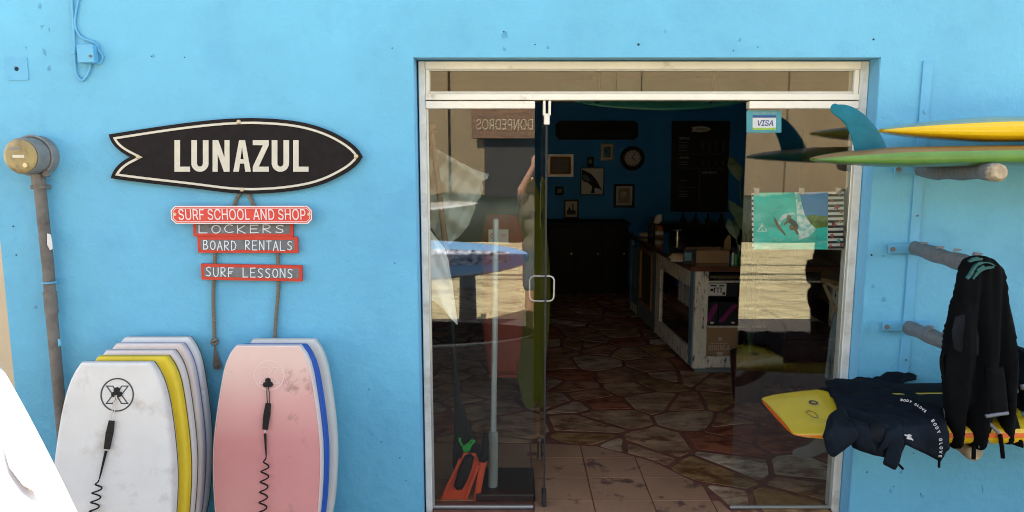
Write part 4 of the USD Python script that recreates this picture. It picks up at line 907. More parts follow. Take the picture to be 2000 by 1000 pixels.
obj('bottom_rail', cbox(.15, 1.13, -.03, .002, .045, .20), 'distressed_white', CT); obj('top_rail', cbox(.15, 1.13, -.03, .002, .74, ZR), 'distressed_white', CT)
obj('bottom_rail', cbox(1.47, 2.03, -.03, -.004, .045, .22), 'grey_plinth', CT)
for a_, b_, c_, d_ in ((1.47, 1.52, .22, .86), (1.98, 2.03, .22, .86), (1.52, 1.98, .22, .27), (1.52, 1.98, .81, .86)): obj('door_frame', cbox(a_, b_, -.02, .008, c_, d_), 'orange_wood', CT)
obj('door_panel', cbox(1.52, 1.98, -.02, -.012, .27, .81), 'olive_board', CT)
obj('far_panel', cbox(2.10, CL - .08, -.03, -.008, .14, .80), 'distressed_blue', CT); obj('bottom_rail', cbox(2.10, CL - .08, -.03, .0, .045, .14), 'distressed_white', CT)
obj('glass_panel', cbox(.15, 1.13, -.018, -.012, .20, .74), 'clear_glass', CT)
obj('back_board', cbox(.1, CL, -.50, -.48, .045, ZR), 'dark_wood', CT)
obj('inner_shelf', cbox(.15, 1.13, -.47, -.03, .44, .455), 'orange_wood', CT); obj('base_board', cbox(.15, 1.13, -.47, -.03, .19, .205), 'dark_wood', CT)
obj('plinth', [cbox(.06, CL, -.1, -.05, 0, .045)], 'grey_plinth', CT)
obj('plinth', box(CX + .03, XR, CY + .03, CY + .08, ZF, ZF + .05, .003), 'grey_plinth', CT)
obj('front_skirting', box(CX + .115, XR, CY - .004, CY + .03, ZF + .055, zc_(696), .003), 'distressed_white', CT)
for py in (549.5, 637.5): obj('front_shelf', box(CX + .115, XR, CY + .002, CY + .42, zc_(py) - .012, zc_(py) + .002, .002), 'distressed_white', CT)
obj('front_shelf', box(CX + .115, XR, CY + .034, CY + .42, zc_(696) - .012, zc_(696), .002), 'dark_wood', CT)
obj('back_board', box(CX + .115, XR, CY + .42, CY + .44, ZF + .045, ZT), 'dark_wood', CT)
obj('end_post', box(XR, XR + .08, CY, CY + .05, ZF + .045, ZT, .003), 'distressed_white', CT)
obj('top_rail', box(CX + .115, XR, CY, CY + .03, zc_(531), ZT, .002), 'grey_plinth', CT)
tp = Polygon([(CX - .05, CY - .035), (XR + .1, CY - .035), (XR + .1, CY + .50), (CX + .55, CY + .50), (far[0] + .5, far[1] + .03), (far[0] - .06, far[1] + .03)])
tpm = trimesh.creation.extrude_polygon(tp, .04, engine='earcut'); _tr(tpm, ZT); obj('counter_top', tpm, 'counter_top', CT)
obj('glass_sheet', ext_flat(tp.buffer(-.03), ZT + .0405, .004), 'clear_glass', CT)
for i in range(7):
    s = .24 + i * .115; m_ = join([cbox(s - .03, s + .03, -.16, -.13, .455, .455 + .17 + .02 * (i % 3), .01), cbox(s - .014, s + .014, -.158, -.132, .62, .67 + .02 * (i % 3), .006)])
    obj('slim_bottle', m_, 'pale_cloth', None, label='pale slim bottle standing in a row behind the counter glass', cat='bottle', group='pale bottles inside the counter')
def fbox(px0, px1, py0, py1, d=.3, y0=.01, b=.002): return box(P(px0, 600, CY + y0)[0], P(px1, 600, CY + y0)[0], CY + y0, CY + y0 + d, zc_(py1), zc_(py0), b)
t = thing('labelled_box', 'black box with white printed label on the top counter shelf', 'box', (1.75, CY + .1, .66)); obj('carton', fbox(1380, 1444, 553, 581 - 1), 'box_black', t)
obj('label', fbox(1381.5, 1417, 554, 578, .004, .0065, 0), 'paper_white', t)
for a_, b_, c_, d_ in ((1386, 1398, 557, 559.5), (1403, 1413, 557, 559.5), (1386, 1392, 564, 569), (1393, 1409, 562, 563.5), (1393, 1395, 563, 572), (1400, 1401.5, 563, 572), (1406, 1408, 563, 572), (1410, 1415, 571, 576)): obj('print', fbox(a_, b_, c_, d_, .004, .0055, 0), 'ink', t)
for i, (a_, b_) in enumerate(((1379, 1403), (1404, 1444))):
    t = thing('black_shoe_box', ('narrow' if i == 0 else 'wide') + ' black box with magenta dotted pattern on the middle counter shelf', 'box', (1.7 + i * .1, CY + .1, .33)); obj('carton', fbox(a_, b_, 590, 636), 'box_black', t)
    for k in range(11):
        f_ = k / 10; xx_ = a_ + (3 if i == 0 else 4) + (1 - f_) * (14 if i == 0 else 25); yy_ = 597 + f_ * 30
        obj('pattern_dot', fbox(xx_ - 3, xx_ + 7, yy_ - 1.5, yy_ + 1.8, .004, .006, 0), 'magenta', t)
    obj('label', fbox(b_ - 14, b_ - 8, 629, 632.5, .004, .006, 0), 'paper_white', t)
t = thing('cardboard_carton', 'printed cardboard carton on the bottom counter shelf', 'box', (1.75, CY + .1, .14)); obj('carton', fbox(1379, 1445, 641, 695), 'cardboard', t)
fy = CY + .0095
obj('lettering', text_at('SININLA', 1384, 674, 1425, 684, fy, .001), 'card_print', t)
obj('emblem', ext(to_world(unary_union([Point(1406, 660).buffer(1.6), Point(1403.8, 662.5).buffer(1.6), Point(1408.2, 662.5).buffer(1.6), sbox(1405.5, 662, 1406.5, 667)]), lambda a, b: (a, b), fy), fy, .001), 'card_print', t)
obj('small_print', ext(to_world(unary_union([sbox(1388 + i * 3.6, 670, 1390.4 + i * 3.6, 671.3) for i in range(10)] + [Polygon([(1396, 687), (1416, 687), (1411, 691), (1414, 695), (1398, 695), (1401, 691)]).buffer(-.4)]), lambda a, b: (a, b), fy), fy, .001), 'card_print', t)
t = thing('shelf_bag', 'black and gold patterned bag stuffed in the slot under the counter top', 'bag', (1.8, CY + .1, .75)); obj('body', fbox(1384, 1500, 536, 548, .25, .02, .01), 'box_black', t)
for k in range(16): x_ = 1386 + k * 3.8; obj('gold_fleck', ext(to_world(LineString([(x_, 545 - rng.uniform(0, 3)), (x_ + 3, 540), (x_ + 5, 542)]).buffer(.6), lambda a, b: (a, b), CY + .018), CY + .0195, .002), 'jar_gold', t)
# on the counter
ZC = ZT + .046
def on_top(px, py): return floor_at(px, py, ZC)
q = on_top(1390, 514)
t = thing('cardboard_tray', 'open cardboard display tray on the counter corner', 'box', q); x0_, x1_ = q[0] - .17, q[0] + .15
obj('tray', [box(x0_, x1_, q[1], q[1] + .006, ZC, ZC + .11, 0), box(x0_, x1_, q[1] + .25, q[1] + .256, ZC, ZC + .11, 0), box(x0_, x0_ + .006, q[1] + .006, q[1] + .25, ZC, ZC + .11, 0), box(x1_ - .006, x1_, q[1] + .006, q[1] + .25, ZC, ZC + .11, 0), box(x0_, x1_, q[1] + .001, q[1] + .255, ZC, ZC + .004, 0)], 'cardboard', t)
obj('side_flap', ext(Polygon([(x1_ - .02, ZC + .11), (x1_ - .01, ZC + .19), (x1_ + .02, ZC + .235), (x1_ + .04, ZC + .22), (x1_ + .045, ZC + .1)]), q[1] + .12, .01), 'cardboard', t)
t = thing('card_leaflet', 'dark leaflet leaning on the cardboard tray', 'leaflet', q); m_ = box(x0_ - .09, x0_ + .02, q[1] - .05, q[1] - .045, ZC + .002, ZC + .13, 0); obj('sheet', m_, 'ink', t); obj('picture', box(x0_ - .08, x0_ - .02, q[1] - .0515, q[1] - .0495, ZC + .03, ZC + .10, 0), 'pic_sea', t)
t = thing('wooden_brush', 'pale wooden brush lying beside the cardboard tray', 'brush', q); obj('back', pillow([(x0_ - .19, ZC + .03), (x0_ - .1, ZC + .012), (x0_ - .04, ZC + .03), (x0_ - .05, ZC + .07), (x0_ - .15, ZC + .075)], q[1] + .1, .08, .012, .002, 3, None, .03, world=True), 'pine_wood', t, True); obj('bristles', box(x0_ - .17, x0_ - .06, q[1] + .075, q[1] + .125, ZC, ZC + .03, .004), 'shell', t)
for i, (px, m_, h) in enumerate(((1431, 'paper_white', .15), (1437, 'logo_green', .13), (1442, 'ink', .17))):
    q = on_top(px, 517); t = thing('marker_pen', ('white', 'green', 'black')[i] + ' marker tube standing at the counter edge by the tray', 'marker', q); obj('barrel', cyl(q, q + (0, 0, h * .7), .011, 10), m_, t); obj('cap', cyl(q + (0, 0, h * .7), q + (0, 0, h), .0125, 10), 'ink' if i < 2 else 'paper_white', t)
q = on_top(1286, 463); t = thing('glass_jar', 'squat jar with gold label and red lid band on the counter', 'jar', q)
obj('body', loft([np.stack([q[0] + r * np.cos(a_), q[1] + r * np.sin(a_), np.full(16, q[2] + z)], 1) for a_ in [np.linspace(0, 2 * np.pi, 16, endpoint=False)] for z, r in ((0, .05), (.01, .056), (.085, .056), (.10, .045))]), 'jar_gold', t, 40); obj('label', cyl(q + (0, 0, .03), q + (0, 0, .07), .0575, 16), 'paper_white', t); obj('lid', cyl(q + (0, 0, .10), q + (0, 0, .125), .046, 16), 'fin_orange', t)
q = on_top(1262, 463); t = thing('sea_shell', 'pale sea shell lying beside the jar', 'shell', q); s_ = trimesh.creation.icosphere(2, 1); s_.vertices = s_.vertices * [.075, .05, .028] * (1 + .2 * np.sin(s_.vertices[:, :1] * 14)) + q + [0, 0, .026]; obj('valve', s_, 'shell', t, True); obj('hinge_tip', cyl(q + (.06, 0, .02), q + (.095, 0, .015), .012, 8, .004), 'shell', t)
q = on_top(1272, 464); t = thing('flower_vase', 'dark bottle vase holding a pale flower', 'vase', q); obj('bottle', loft([np.stack([q[0] + r * np.cos(a_), q[1] + r * np.sin(a_), np.full(14, q[2] + z)], 1) for a_ in [np.linspace(0, 2 * np.pi, 14, endpoint=False)] for z, r in ((0, .04), (.14, .042), (.18, .018), (.25, .016))]), 'ink', t, 40)
fl_ = obj('flower', pillow([(q[0] + .01, q[2] + .17), (q[0] + .07, q[2] + .16), (q[0] + .11, q[2] + .20), (q[0] + .10, q[2] + .27), (q[0] + .04, q[2] + .25)], q[1] - .05, .04, .012, .01, 4, None, .03, world=True), 'paper_white', t, True); obj('stem', tube([q + (.0, 0, .24), q + (.03, -.03, .2), q + (.05, -.05, .08)], .004, 5), 'leaf_dark', fl_)
q = on_top(1323, 466); t = thing('small_faucet', 'small chrome tap fitting standing on the counter', 'tap', q); obj('spout', [cyl(q, q + (0, 0, .10), .012, 10), box(q[0] - .05, q[0] + .04, q[1] - .012, q[1] + .012, q[2] + .085, q[2] + .10, .003)], 'steel', t); obj('base', cyl(q, q + (0, 0, .012), .025, 12), 'steel', t)

# ---------------------------------------------------------------- back wall
BY = 6.6
def brect(a, b, c, d, y=BY): p, q = P(a, d, y), P(c, b, y); return p[0], q[0], p[2], q[2]
def picture(label, a, b, c, d, fm, mount, pic, fw_, mw, cat='picture frame', extra=None, nm='picture_frame'):
    x0, x1, z0, z1 = brect(a, b, c, d); t = thing(nm, label, cat, ((x0 + x1) / 2, BY, z0))
    g = sbox(x0, z0, x1, z1); obj('frame', ext(g.difference(g.buffer(-fw_, join_style=2)), BY - .001, .035), fm, t)
    obj('mount', ext(g.buffer(-fw_, join_style=2).difference(g.buffer(-fw_ - mw, join_style=2)), BY - .001, .022), mount, t); obj('print', ext(g.buffer(-fw_ - mw, join_style=2), BY - .001, .02), pic, t)
    return t, g.buffer(-fw_ - mw, join_style=2).bounds
picture('silver framed certificate with brown mount, nearest the glass door', 1069, 301, 1120, 345, 'silver_frame', 'tan_mount', 'paper_grey', .035, .035)
picture('small gold framed seascape above the clock level', 1173, 281, 1198, 313, 'gold_frame', 'paper_white', 'pic_sea', .018, .018)
picture('tiny square dark framed print below the certificate', 1084, 364, 1101, 381, 'ink', 'ink', 'paper_grey', .02, .01)
t, b_ = picture('portrait print in black frame lowest on the wall', 1101, 390, 1130, 426, 'ink', 'paper_white', 'paper_white', .02, .02)
w_, h_ = b_[2] - b_[0], b_[3] - b_[1]
obj('drawing', ext(unary_union([sbox(b_[0], b_[1] + h_ * .06, b_[2], b_[1] + h_ * .4), Polygon([(b_[0] + w_ * .1, b_[1] + h_ * .4), (b_[0] + w_ * .3, b_[1] + h_ * .7), (b_[0] + w_ * .5, b_[1] + h_ * .4)]), sbox(b_[0] + w_ * .6, b_[1] + h_ * .4, b_[0] + w_ * .75, b_[1] + h_ * .9)]), BY - .0225, .001), 'ink', t)
t, b_ = picture('black framed print of a building with wide white mount', 1198, 359, 1239, 405, 'ink', 'paper_white', 'paper_grey', .03, .03)
w_, h_ = b_[2] - b_[0], b_[3] - b_[1]; g_ = sbox(b_[0] + w_ * .28, b_[1] + h_ * .4, b_[0] + w_ * .68, b_[1] + h_ * .75)
obj('drawing', ext(g_, BY - .0225, .001), 'paper_white', t)
for i in range(4):
    for k in range(3): xw, zw = b_[0] + w_ * (.33 + k * .12), b_[1] + h_ * (.44 + i * .075); obj('window', ext(sbox(xw, zw, xw + w_ * .06, zw + h_ * .04), BY - .0236, .001), 'ink', t)
t, b_ = picture('dark glazed picture of a leaping fish between the frames', 1133, 327, 1180, 381, 'ink', 'pale_cloth', 'pale_cloth', .012, .0)
w_, h_ = b_[2] - b_[0], b_[3] - b_[1]; V_ = lambda L_: Polygon([(b_[0] + a * w_, b_[1] + b * h_) for a, b in L_]).buffer(0)
obj('fish', ext(V_([(.02, .95), (.2, .9), (.45, .78), (.7, .55), (.85, .3), (.98, .12), (.8, .22), (.6, .25), (.62, .05), (.45, .05), (.5, .3), (.3, .45), (.1, .5), (.02, .6)]), BY - .0225, .001), 'ink', t); obj('belly', ext(V_([(.05, .75), (.25, .72), (.45, .5), (.3, .5), (.1, .58)]), BY - .0236, .001), 'pic_sea', t)
x0, x1, z0, z1 = brect(1146, 306, 1160, 326); t = thing('small_wall_ornament', 'small dark wall ornament above the fish picture', 'ornament', (x0, BY, z0)); obj('backing', box(x0, x1, BY - .03, BY, z0, z1, .006), 'ink', t); obj('face', box(x0 + .02, x1 - .03, BY - .034, BY - .03, z0 + .05, z1 - .04, .001), 'paper_grey', t)
q = P(1235, 309, BY); t = thing('round_wall_clock', 'round wall clock with thick black rim', 'clock', (q[0], BY, q[2]))
obj('rim', loft([np.stack([q[0] + r * np.cos(a_), np.full(32, y), q[2] + r * np.sin(a_)], 1) for a_ in [np.linspace(0, 2 * np.pi, 32, endpoint=False)] for y, r in ((BY, .168), (BY - .03, .166), (BY - .045, .15), (BY - .045, .115), (BY - .02, .108))]), 'ink', t, 40)
fc = obj('face', cyl((q[0], BY - .019, q[2]), (q[0], BY - .024, q[2]), .109, 32), 'paper_white', t)
for k in range(12): a_ = k * math.pi / 6; obj('hour_mark', box(-.004, .004, BY - .0265, BY - .023, .08, .10).apply_transform(trimesh.transformations.rotation_matrix(a_, [0, 1, 0])).apply_translation((q[0], 0, q[2])), 'ink', fc)
for a_, L_ in ((.3, .075), (2.2, .055)): obj('hand', box(-.004, .004, BY - .029, BY - .0262, -.01, L_).apply_transform(trimesh.transformations.rotation_matrix(a_, [0, 1, 0])).apply_translation((q[0], 0, q[2])), 'ink', t)
mp = [(1312, 236), (1425, 236), (1420, 414), (1309, 413)]; g = Polygon(W(mp, BY)); t = thing('menu_board', 'tall black price board with small white surfboard logo', 'board', (g.centroid.x, BY, g.bounds[1])); obj('panel', ext(g, BY - .001, .02), 'ink', t)
def bt(g_, m_='paper_grey', n_='lettering'): obj(n_, ext(to_world(g_, lambda a, b: (a, b), BY - .021), BY - .0208, .001), m_, t, kind='stuff' if n_ == 'lettering' else None)
bt(Polygon([(1350, 248), (1370, 246.5), (1382, 248), (1389, 252), (1382, 256.5), (1368, 258.5), (1350, 257), (1353, 252.5)]), 'paper_white', 'logo')
obj('logo_lettering', text_at('LUNAZUL', 1360, 250, 1381, 254.5, BY - .0222, .001, True), 'ink', t)
obj('lettering', text_at('RENTALS', 1327, 268, 1346, 272, BY - .021, .001), 'paper_white', t); obj('lettering', text_at('LESSONS', 1326, 306, 1345, 310, BY - .021, .001), 'paper_white', t); obj('lettering', text_at('SURF REPORT', 1371, 335, 1400, 339, BY - .021, .001), 'paper_white', t)
bt(unary_union([sbox(a, y, a + w_, y + 1.1) for y in (278, 283, 288, 293, 316, 321, 352, 374, 379, 383) for a, w_ in ([(1326, 16)] if y > 340 else [(1326, 17), (1370, 4), (1383, 4), (1396, 4), (1410, 5)])]))
bt(unary_union([sbox(1324, 300.5, 1413, 301), sbox(1322, 328, 1413, 328.5), sbox(1366, 330, 1366.5, 400), sbox(1322, 366, 1364, 366.5)]))
x0, x1, z0, z1 = brect(1085, 236, 1246, 273); t = thing('dark_wall_plaque', 'long dark wooden plaque with clipped corners', 'plaque', ((x0 + x1) / 2, BY, z0)); g = oct_rect(x0, z0, x1, z1, .05); obj('panel', ext(g, BY, .03), 'ebony', t); obj('raised_edge', ext(g.difference(g.buffer(-.02)), BY - .029, .01), 'ebony', t)
t = thing('dark_cabinet', 'low dark wooden cabinet along the back wall', 'cabinet', (1.2, 6.1, 0)); x0, x1 = P(1072, 500, 6.1)[0], P(1226, 500, 6.1)[0]
obj('carcass', box(x0, x1, 6.1, 6.58, ZF + .05, .88, .005), 'ebony', t); obj('top', box(x0 - .02, x1 + .02, 6.07, 6.59, .88, .915, .005), 'ebony', t); obj('plinth', box(x0 + .03, x1 - .03, 6.14, 6.55, ZF, ZF + .05), 'ebony', t)
for i in range(3): w_ = (x1 - x0) / 3; d_ = obj('door', box(x0 + i * w_ + .01, x0 + (i + 1) * w_ - .01, 6.082, 6.1, .08, .86, .004), 'ebony', t); obj('knob', cyl((x0 + (i + .85) * w_, 6.08, .5), (x0 + (i + .85) * w_, 6.06, .5), .012, 10), 'brass', d_)
t = thing('back_sideboard', 'long dark sideboard behind the counter under the price board', 'sideboard', (2.6, 6.2, 0)); obj('carcass', box(1.95, 3.8, 6.15, 6.58, ZF, .86, .005), 'ebony', t); obj('top', box(1.93, 3.82, 6.12, 6.59, .86, .89, .004), 'counter_top', t)
for i, px in enumerate((1333, 1358, 1382, 1408)):
    q = floor_at(px, 446, .89); tt = thing('dark_bottle', 'small dark bottle standing on the sideboard below the price board', 'bottle', q, 'dark bottles on the sideboard'); obj('body', cyl(q, q + (0, 0, .13), .035, 10), 'ink', tt); obj('neck', cyl(q + (0, 0, .13), q + (0, 0, .19), .014, 8), 'ink', tt)
# teal board hanging under the ceiling, and its straps
Rt = place(board_mesh(1.75, .50, .06, tail=.4, nose=.42, rock=(.03, .05)), (P(1080, 170, 2.5)[0], 2.5, 2.335), roll=.62)
t = thing('teal_surfboard', 'teal surfboard hung level under the shop ceiling', 'surfboard', (1.0, 2.5, 2.3)); board_parts(t, Rt, 'teal_board', 'teal_board')
for px in (1163, 1377):
    x = P(px, 200, 2.5)[0]; obj('ceiling_strap', tube([(x, 2.25, 2.5), (x, 2.24, 2.3), (x, 2.4, 2.225), (x, 2.75, 2.36), (x, 2.78, 2.5)], .014, 6), 'ink', t)

# ---------------------------------------------------------------- behind the left pane
def shaft(pts_y, r, n=12): return tube([P(a, b, y) for a, b, y in pts_y], r, n)
t = thing('canoe_paddle', 'tall wooden shafted paddle with black blade propped behind the glass', 'paddle', P(905, 945, .30))
obj('shaft', shaft([(843, 262, .34), (856, 360, .335), (870, 480, .33), (877, 560, .325)], [.0155, .016, .0165, .0165]), 'shaft_brown', t, True)
obj('lower_shaft', shaft([(877, 560, .325), (884, 660, .32), (890, 740, .31), (896, 800, .305)], [.0165, .017, .018, .02]), 'leash_black', t, True)
g_ = obj('grip', loft([np.stack([P(x, 246, .34)[0] + 0 * a_ + 0, .34 + r * np.cos(a_), P(x, y, .34)[2] + r * np.sin(a_)], 1) for a_ in [np.linspace(0, 2 * np.pi, 12, endpoint=False)] for x, y, r in ((831, 247, .012), (834, 246, .022), (843, 250, .026), (850, 247, .02), (853, 246, .01))]), 'shaft_brown', t, True)
obj('blade', pillow(W([(888, 770), (899, 772), (908, 800), (918, 835), (930, 862), (938, 870), (935, 905), (925, 945), (908, 962), (892, 950), (884, 905), (886, 850)], .30), .30, .022, .01, .001, 2, None, .04, world=True), 'leash_black', t, True)
lx = lambda g_, y, m_, n_: obj(n_, ext(to_world(g_, lambda a, b: (a, b), y), y + .0008, .0016), m_, t)
lx(unary_union([Polygon([(903, 873), (912, 866), (922, 868), (918, 880), (910, 887), (905, 882)]), LineString([(918, 870), (926, 863), (927, 861)]).buffer(1.8), LineString([(906, 874), (902, 868), (901, 864)]).buffer(1.2), sbox(895.5, 855, 900.5, 862), LineString([(898, 862), (901, 870)]).buffer(.9), LineString([(914, 867), (921, 860), (927, 861)]).buffer(1.6)]), .286, 'logo_green', 'logo')
lx(LineString([(893, 905), (897, 897), (898, 903), (904, 891), (903, 898)]).buffer(.8), .286, 'print_white', 'logo')
def fin_parts(label, orange, black, ribs, y):
    global t
    t = thing('swim_fin', label, 'swim fin', P(*orange[0], y))
    obj('blade', pillow(W(orange, y), y, .03, .008, .001, 3, None, .03, world=True), 'fin_orange', t, True)
    obj('foot_pocket', pillow(W(black, y - .02), y - .02, .06, .008, .001, 4, None, .03, world=True), 'leash_black', t, True)
    for r_ in ribs: obj('rail', tube([P(a, b, y - .02) for a, b in r_], .009, 6), 'fin_orange', t)
fin_parts('wide orange swim fin with black foot pocket standing behind the glass', [(857, 981), (860, 988), (880, 993), (903, 994), (912, 975), (930, 925), (938, 906), (930, 885), (905, 884), (892, 915), (870, 952)], [(886, 948), (892, 956), (903, 955), (914, 935), (922, 912), (926, 893), (918, 886), (908, 890), (895, 918)], [[(860, 984), (874, 950), (890, 918), (900, 896)], [(904, 990), (918, 952), (935, 908)]], .235)
fin_parts('narrow orange swim fin seen edge on beside the grey pole', [(923, 984), (929, 988), (935, 984), (945, 930), (952, 898), (938, 897), (932, 930)], [(935, 900), (941, 862), (944, 846), (953, 846), (955, 866), (954, 898), (946, 903)], [], .22)
t = thing('metal_pole', 'slim grey metal pole in a sleeve on a dark base behind the glass', 'pole', P(962, 975, .30))
obj('pole', tube([P(968, 426, .30), P(968.3, 429, .30), P(967, 600, .30), P(963.5, 860, .30)], [.008, .0165, .0165, .0165], 14), 'pole_grey', t, 40); obj('sleeve', tube([P(964, 842, .30), P(962, 978, .30)], [.026, .028], 12), 'sleeve_grey', t, 40)
b0 = P(962, 978, .30); obj('base', box(b0[0] - .09, b0[0] + .24, .19, .55, ZF + .006, ZF + .045, .006), 'box_black', t)
t = thing('plastic_sheet', 'crumpled translucent plastic sheet hung over the paddle', 'sheet', P(890, 475, .38))
obj('sheet', pillow(W([(838, 285), (868, 298), (900, 317), (932, 333), (955, 340), (952, 350), (941, 354), (944, 368), (938, 386), (929, 397), (928, 408), (915, 440), (898, 462), (878, 476), (860, 470), (840, 440), (836, 380)], .40), .40, .03, .012, .03, 5, lambda x, z: .022 * np.sin((x * .7 + z) * 38) + .012 * np.sin((x - z * .5) * 75), .04, world=True), 'film', t, True)
t = thing('white_cloth', 'white cloth hanging to a point inside the left pane', 'cloth', P(880, 600, .20))
obj('cloth', pillow(W([(836, 446), (850, 462), (868, 486), (876, 510), (882, 550), (888, 590), (893, 634), (880, 620), (866, 604), (848, 590), (836, 584)], .20), .20, .02, .01, .012, 9, lambda x, z: .012 * np.sin((x + z * .4) * 70), .03, world=True), 'pale_cloth', t, True); obj('seam', tube([P(836, 446, .18), P(868, 486, .18), P(882, 550, .18), P(893, 634, .18)], .003, 5), 'pale_cloth', t)
t = thing('orange_bodyboard', 'orange bodyboard standing inside with a notice card on it', 'bodyboard', P(983, 700, 1.3)); pts = W([(950, 422), (955, 419), (1008, 419), (1018, 440), (1024, 480), (1022, 640), (1010, 730), (955, 730), (942, 640), (941, 480), (945, 440)], 1.3)
obj('deck', pillow(pts, 1.3, .055, .03, 0, 1, None, .02, world=True), 'orange_board', t, True); obj('tail_edge', box(pts[7][0], pts[6][0], 1.275, 1.325, pts[6][1] - .02, pts[6][1] + .0), 'orange_board', t)
cd = obj('notice_card', ext(Polygon(W([(954, 448), (993, 448), (993, 476), (954, 476)], 1.26)), 1.262, .002), 'paper_white', t)
q = P(964, 461, 1.258); obj('no_entry_ring', ext(Point(q[0], q[2]).buffer(.021).difference(Point(q[0], q[2]).buffer(.016)).union(LineString([(q[0] - .013, q[2] + .013), (q[0] + .013, q[2] - .013)]).buffer(.0022)), 1.2602, .001), 'sign_red', cd); obj('no_entry_mark', text_at('NO', 980, 457, 988, 462, 1.2602, .001, True), 'sign_red', cd)
t = thing('olive_surfboard', 'olive green surfboard standing upright just inside the open door leaf', 'surfboard', P(1040, 640, 1.7))
ov = place(board_mesh(1.75, .38, .06, tail=.4, nose=.5, rock=(.0, .03)), (0, 0, 0)); v = ov.reshape(-1, 3); ob = P(1040, 345, 1.7); oz = ob[2] - 1.75
ca, sa = math.cos(.75), math.sin(.75); ov = np.stack([ob[0] + v[:, 1] * ca - v[:, 2] * sa, 1.7 + v[:, 1] * sa - v[:, 2] * -ca, oz + v[:, 0]], 1).reshape(ov.shape); board_parts(t, ov, 'olive_board', 'olive_board')
obj('leash_plug', box(ob[0] - .02, ob[0] + .02, 1.62, 1.66, 1.38, 1.44, .006), 'ink', t)

# ---------------------------------------------------------------- behind the right pane
t = thing('visa_sticker', 'teal and white card payment sticker on the glass', 'sticker', P(1493, 237, .117)); SY_ = .1178
def st(n_, a, b, c, d, m_, k): obj(n_, ext(Polygon(W([(a, b), (c, b), (c, d), (a, d)], SY_)), SY_ - k * .0004, .0004), m_, t)
st('backing', 1458, 216, 1526, 259, 'sticker_teal', 0); st('card', 1470, 225, 1515.5, 254, 'paper_white', 1); st('band', 1470, 225, 1515.5, 230, 'sticker_navy', 2); st('stripe', 1470, 249.5, 1515.5, 254, 'sticker_green', 2)
m_ = text_at('VISA', 1478, 234.5, 1510, 246, SY_ - .0009, .0005, True); m_.vertices[:, 0] += (m_.vertices[:, 2] - m_.vertices[:, 2].min()) * .18; obj('lettering', m_, 'sticker_navy', t)
obj('small_print', ext(to_world(unary_union([sbox(1472 + i * 4.6, 220, 1475 + i * 4.6, 222) for i in range(10)]), lambda a, b: (a, b), SY_ - .0004), SY_ - .0005, .0004), 'paper_grey', t)
t = thing('surf_poster', 'poster of a surfer inside a green wave with striped floral edge', 'poster', P(1558, 487, .14)); PY = .131
def pq(n_, pts, m_, k): obj(n_, ext(Polygon(W(pts, PY)).buffer(0), PY - k * .0005, .0005), m_, t)
pq('sheet', [(1468, 377), (1649, 374), (1646, 487), (1469, 487)], 'paper_white', 0)
pq('wave', [(1472, 376.5), (1617, 375), (1616, 487), (1472, 487)], 'poster_wave', 1)
pq('sky', [(1560, 376), (1617, 375), (1617, 425), (1590, 421), (1572, 423), (1566, 400)], 'poster_sky', 2)
pq('hill', [(1573, 421), (1590, 419.5), (1616.5, 422.5), (1616.5, 443), (1592, 446), (1580, 436)], 'poster_hill', 3)
pq('foam', [(1552, 376), (1561, 376), (1566, 400), (1572, 420), (1582, 436), (1594, 447), (1580, 462), (1560, 468), (1556, 440), (1556, 410)], 'poster_foam', 4)
pq('foam', spline([(1516, 436), (1526, 422), (1540, 415), (1552, 418), (1548, 424), (1534, 426), (1524, 436), (1520, 446)], 20), 'poster_foam', 4)
pq('surfboard', [(1511, 424), (1514, 426), (1524, 444), (1536, 459), (1533, 460), (1520, 447), (1512, 432)], 'poster_skin', 5)
pq('surfer', [(1536, 424), (1540, 419), (1545, 422), (1545, 427), (1552, 432), (1559, 440), (1559, 446), (1556, 448), (1560, 457), (1556, 458), (1551, 449), (1543, 449), (1541, 441), (1545, 438), (1539, 434), (1532, 440), (1530, 438), (1536, 430)], 'poster_skin', 6)
pq('shirt', [(1540, 428), (1546, 427), (1554, 433), (1559, 441), (1553, 445), (1546, 439), (1540, 434)], 'ink', 7)
for k in range(11): y_ = 379 + k * 10.2; pq('stripe', [(1617, y_), (1647.5, y_ - .4), (1647.5, y_ + 4.4), (1617, y_ + 5)], 'ink', 2); pq('stripe', [(1468.3, y_ + .5), (1471.6, y_ + .5), (1471.6, y_ + 5), (1468.3, y_ + 5)], 'ink', 2)
for x_, y_, r_ in ((1640, 380, 5), (1634, 404, 7), (1643, 414, 4), (1624, 392, 4), (1628, 438, 6), (1640, 432, 4), (1625, 460, 5), (1638, 470, 5), (1643, 478, 4), (1622, 480, 4)):
    pq('flower', [(x_ + r_ * (1 + .35 * math.cos(5 * a)) * .72 * math.cos(a), y_ + r_ * (1 + .35 * math.cos(5 * a)) * .72 * math.sin(a)) for a in np.linspace(0, 6.28, 26)[:-1]], 'flower_print' if int(x_) % 3 else 'sticker_teal', 3)
def pr_(g_, m_, k): obj('logo', ext(to_world(g_, lambda a, b: (a, b), PY - k * .0005), PY - k * .0005, .0005), m_, t)
tr = Polygon([(1489, 435), (1499, 452.5), (1479, 452.5)]); pr_(tr.difference(tr.buffer(-1.6)).union(LineString([(1489, 451), (1488, 445), (1490, 441)]).buffer(.7)).union(Point(1489, 442).buffer(2.2)), 'poster_foam', 3)
for px in (1478, 1566, 1638): obj('tape', ext(Polygon(W([(px - 6, 366), (px + 5, 368), (px + 4, 381), (px - 5, 379)], PY - .003)), PY - .0035, .0005), 'paper_grey', t)
q = floor_at(1530, 745); t = thing('dark_wooden_chest', 'dark reddish carved wooden chest beside the counter', 'chest', q); y0 = 2.12; xa, xb = P(1530, 700, y0)[0], P(1640, 700, y0)[0]
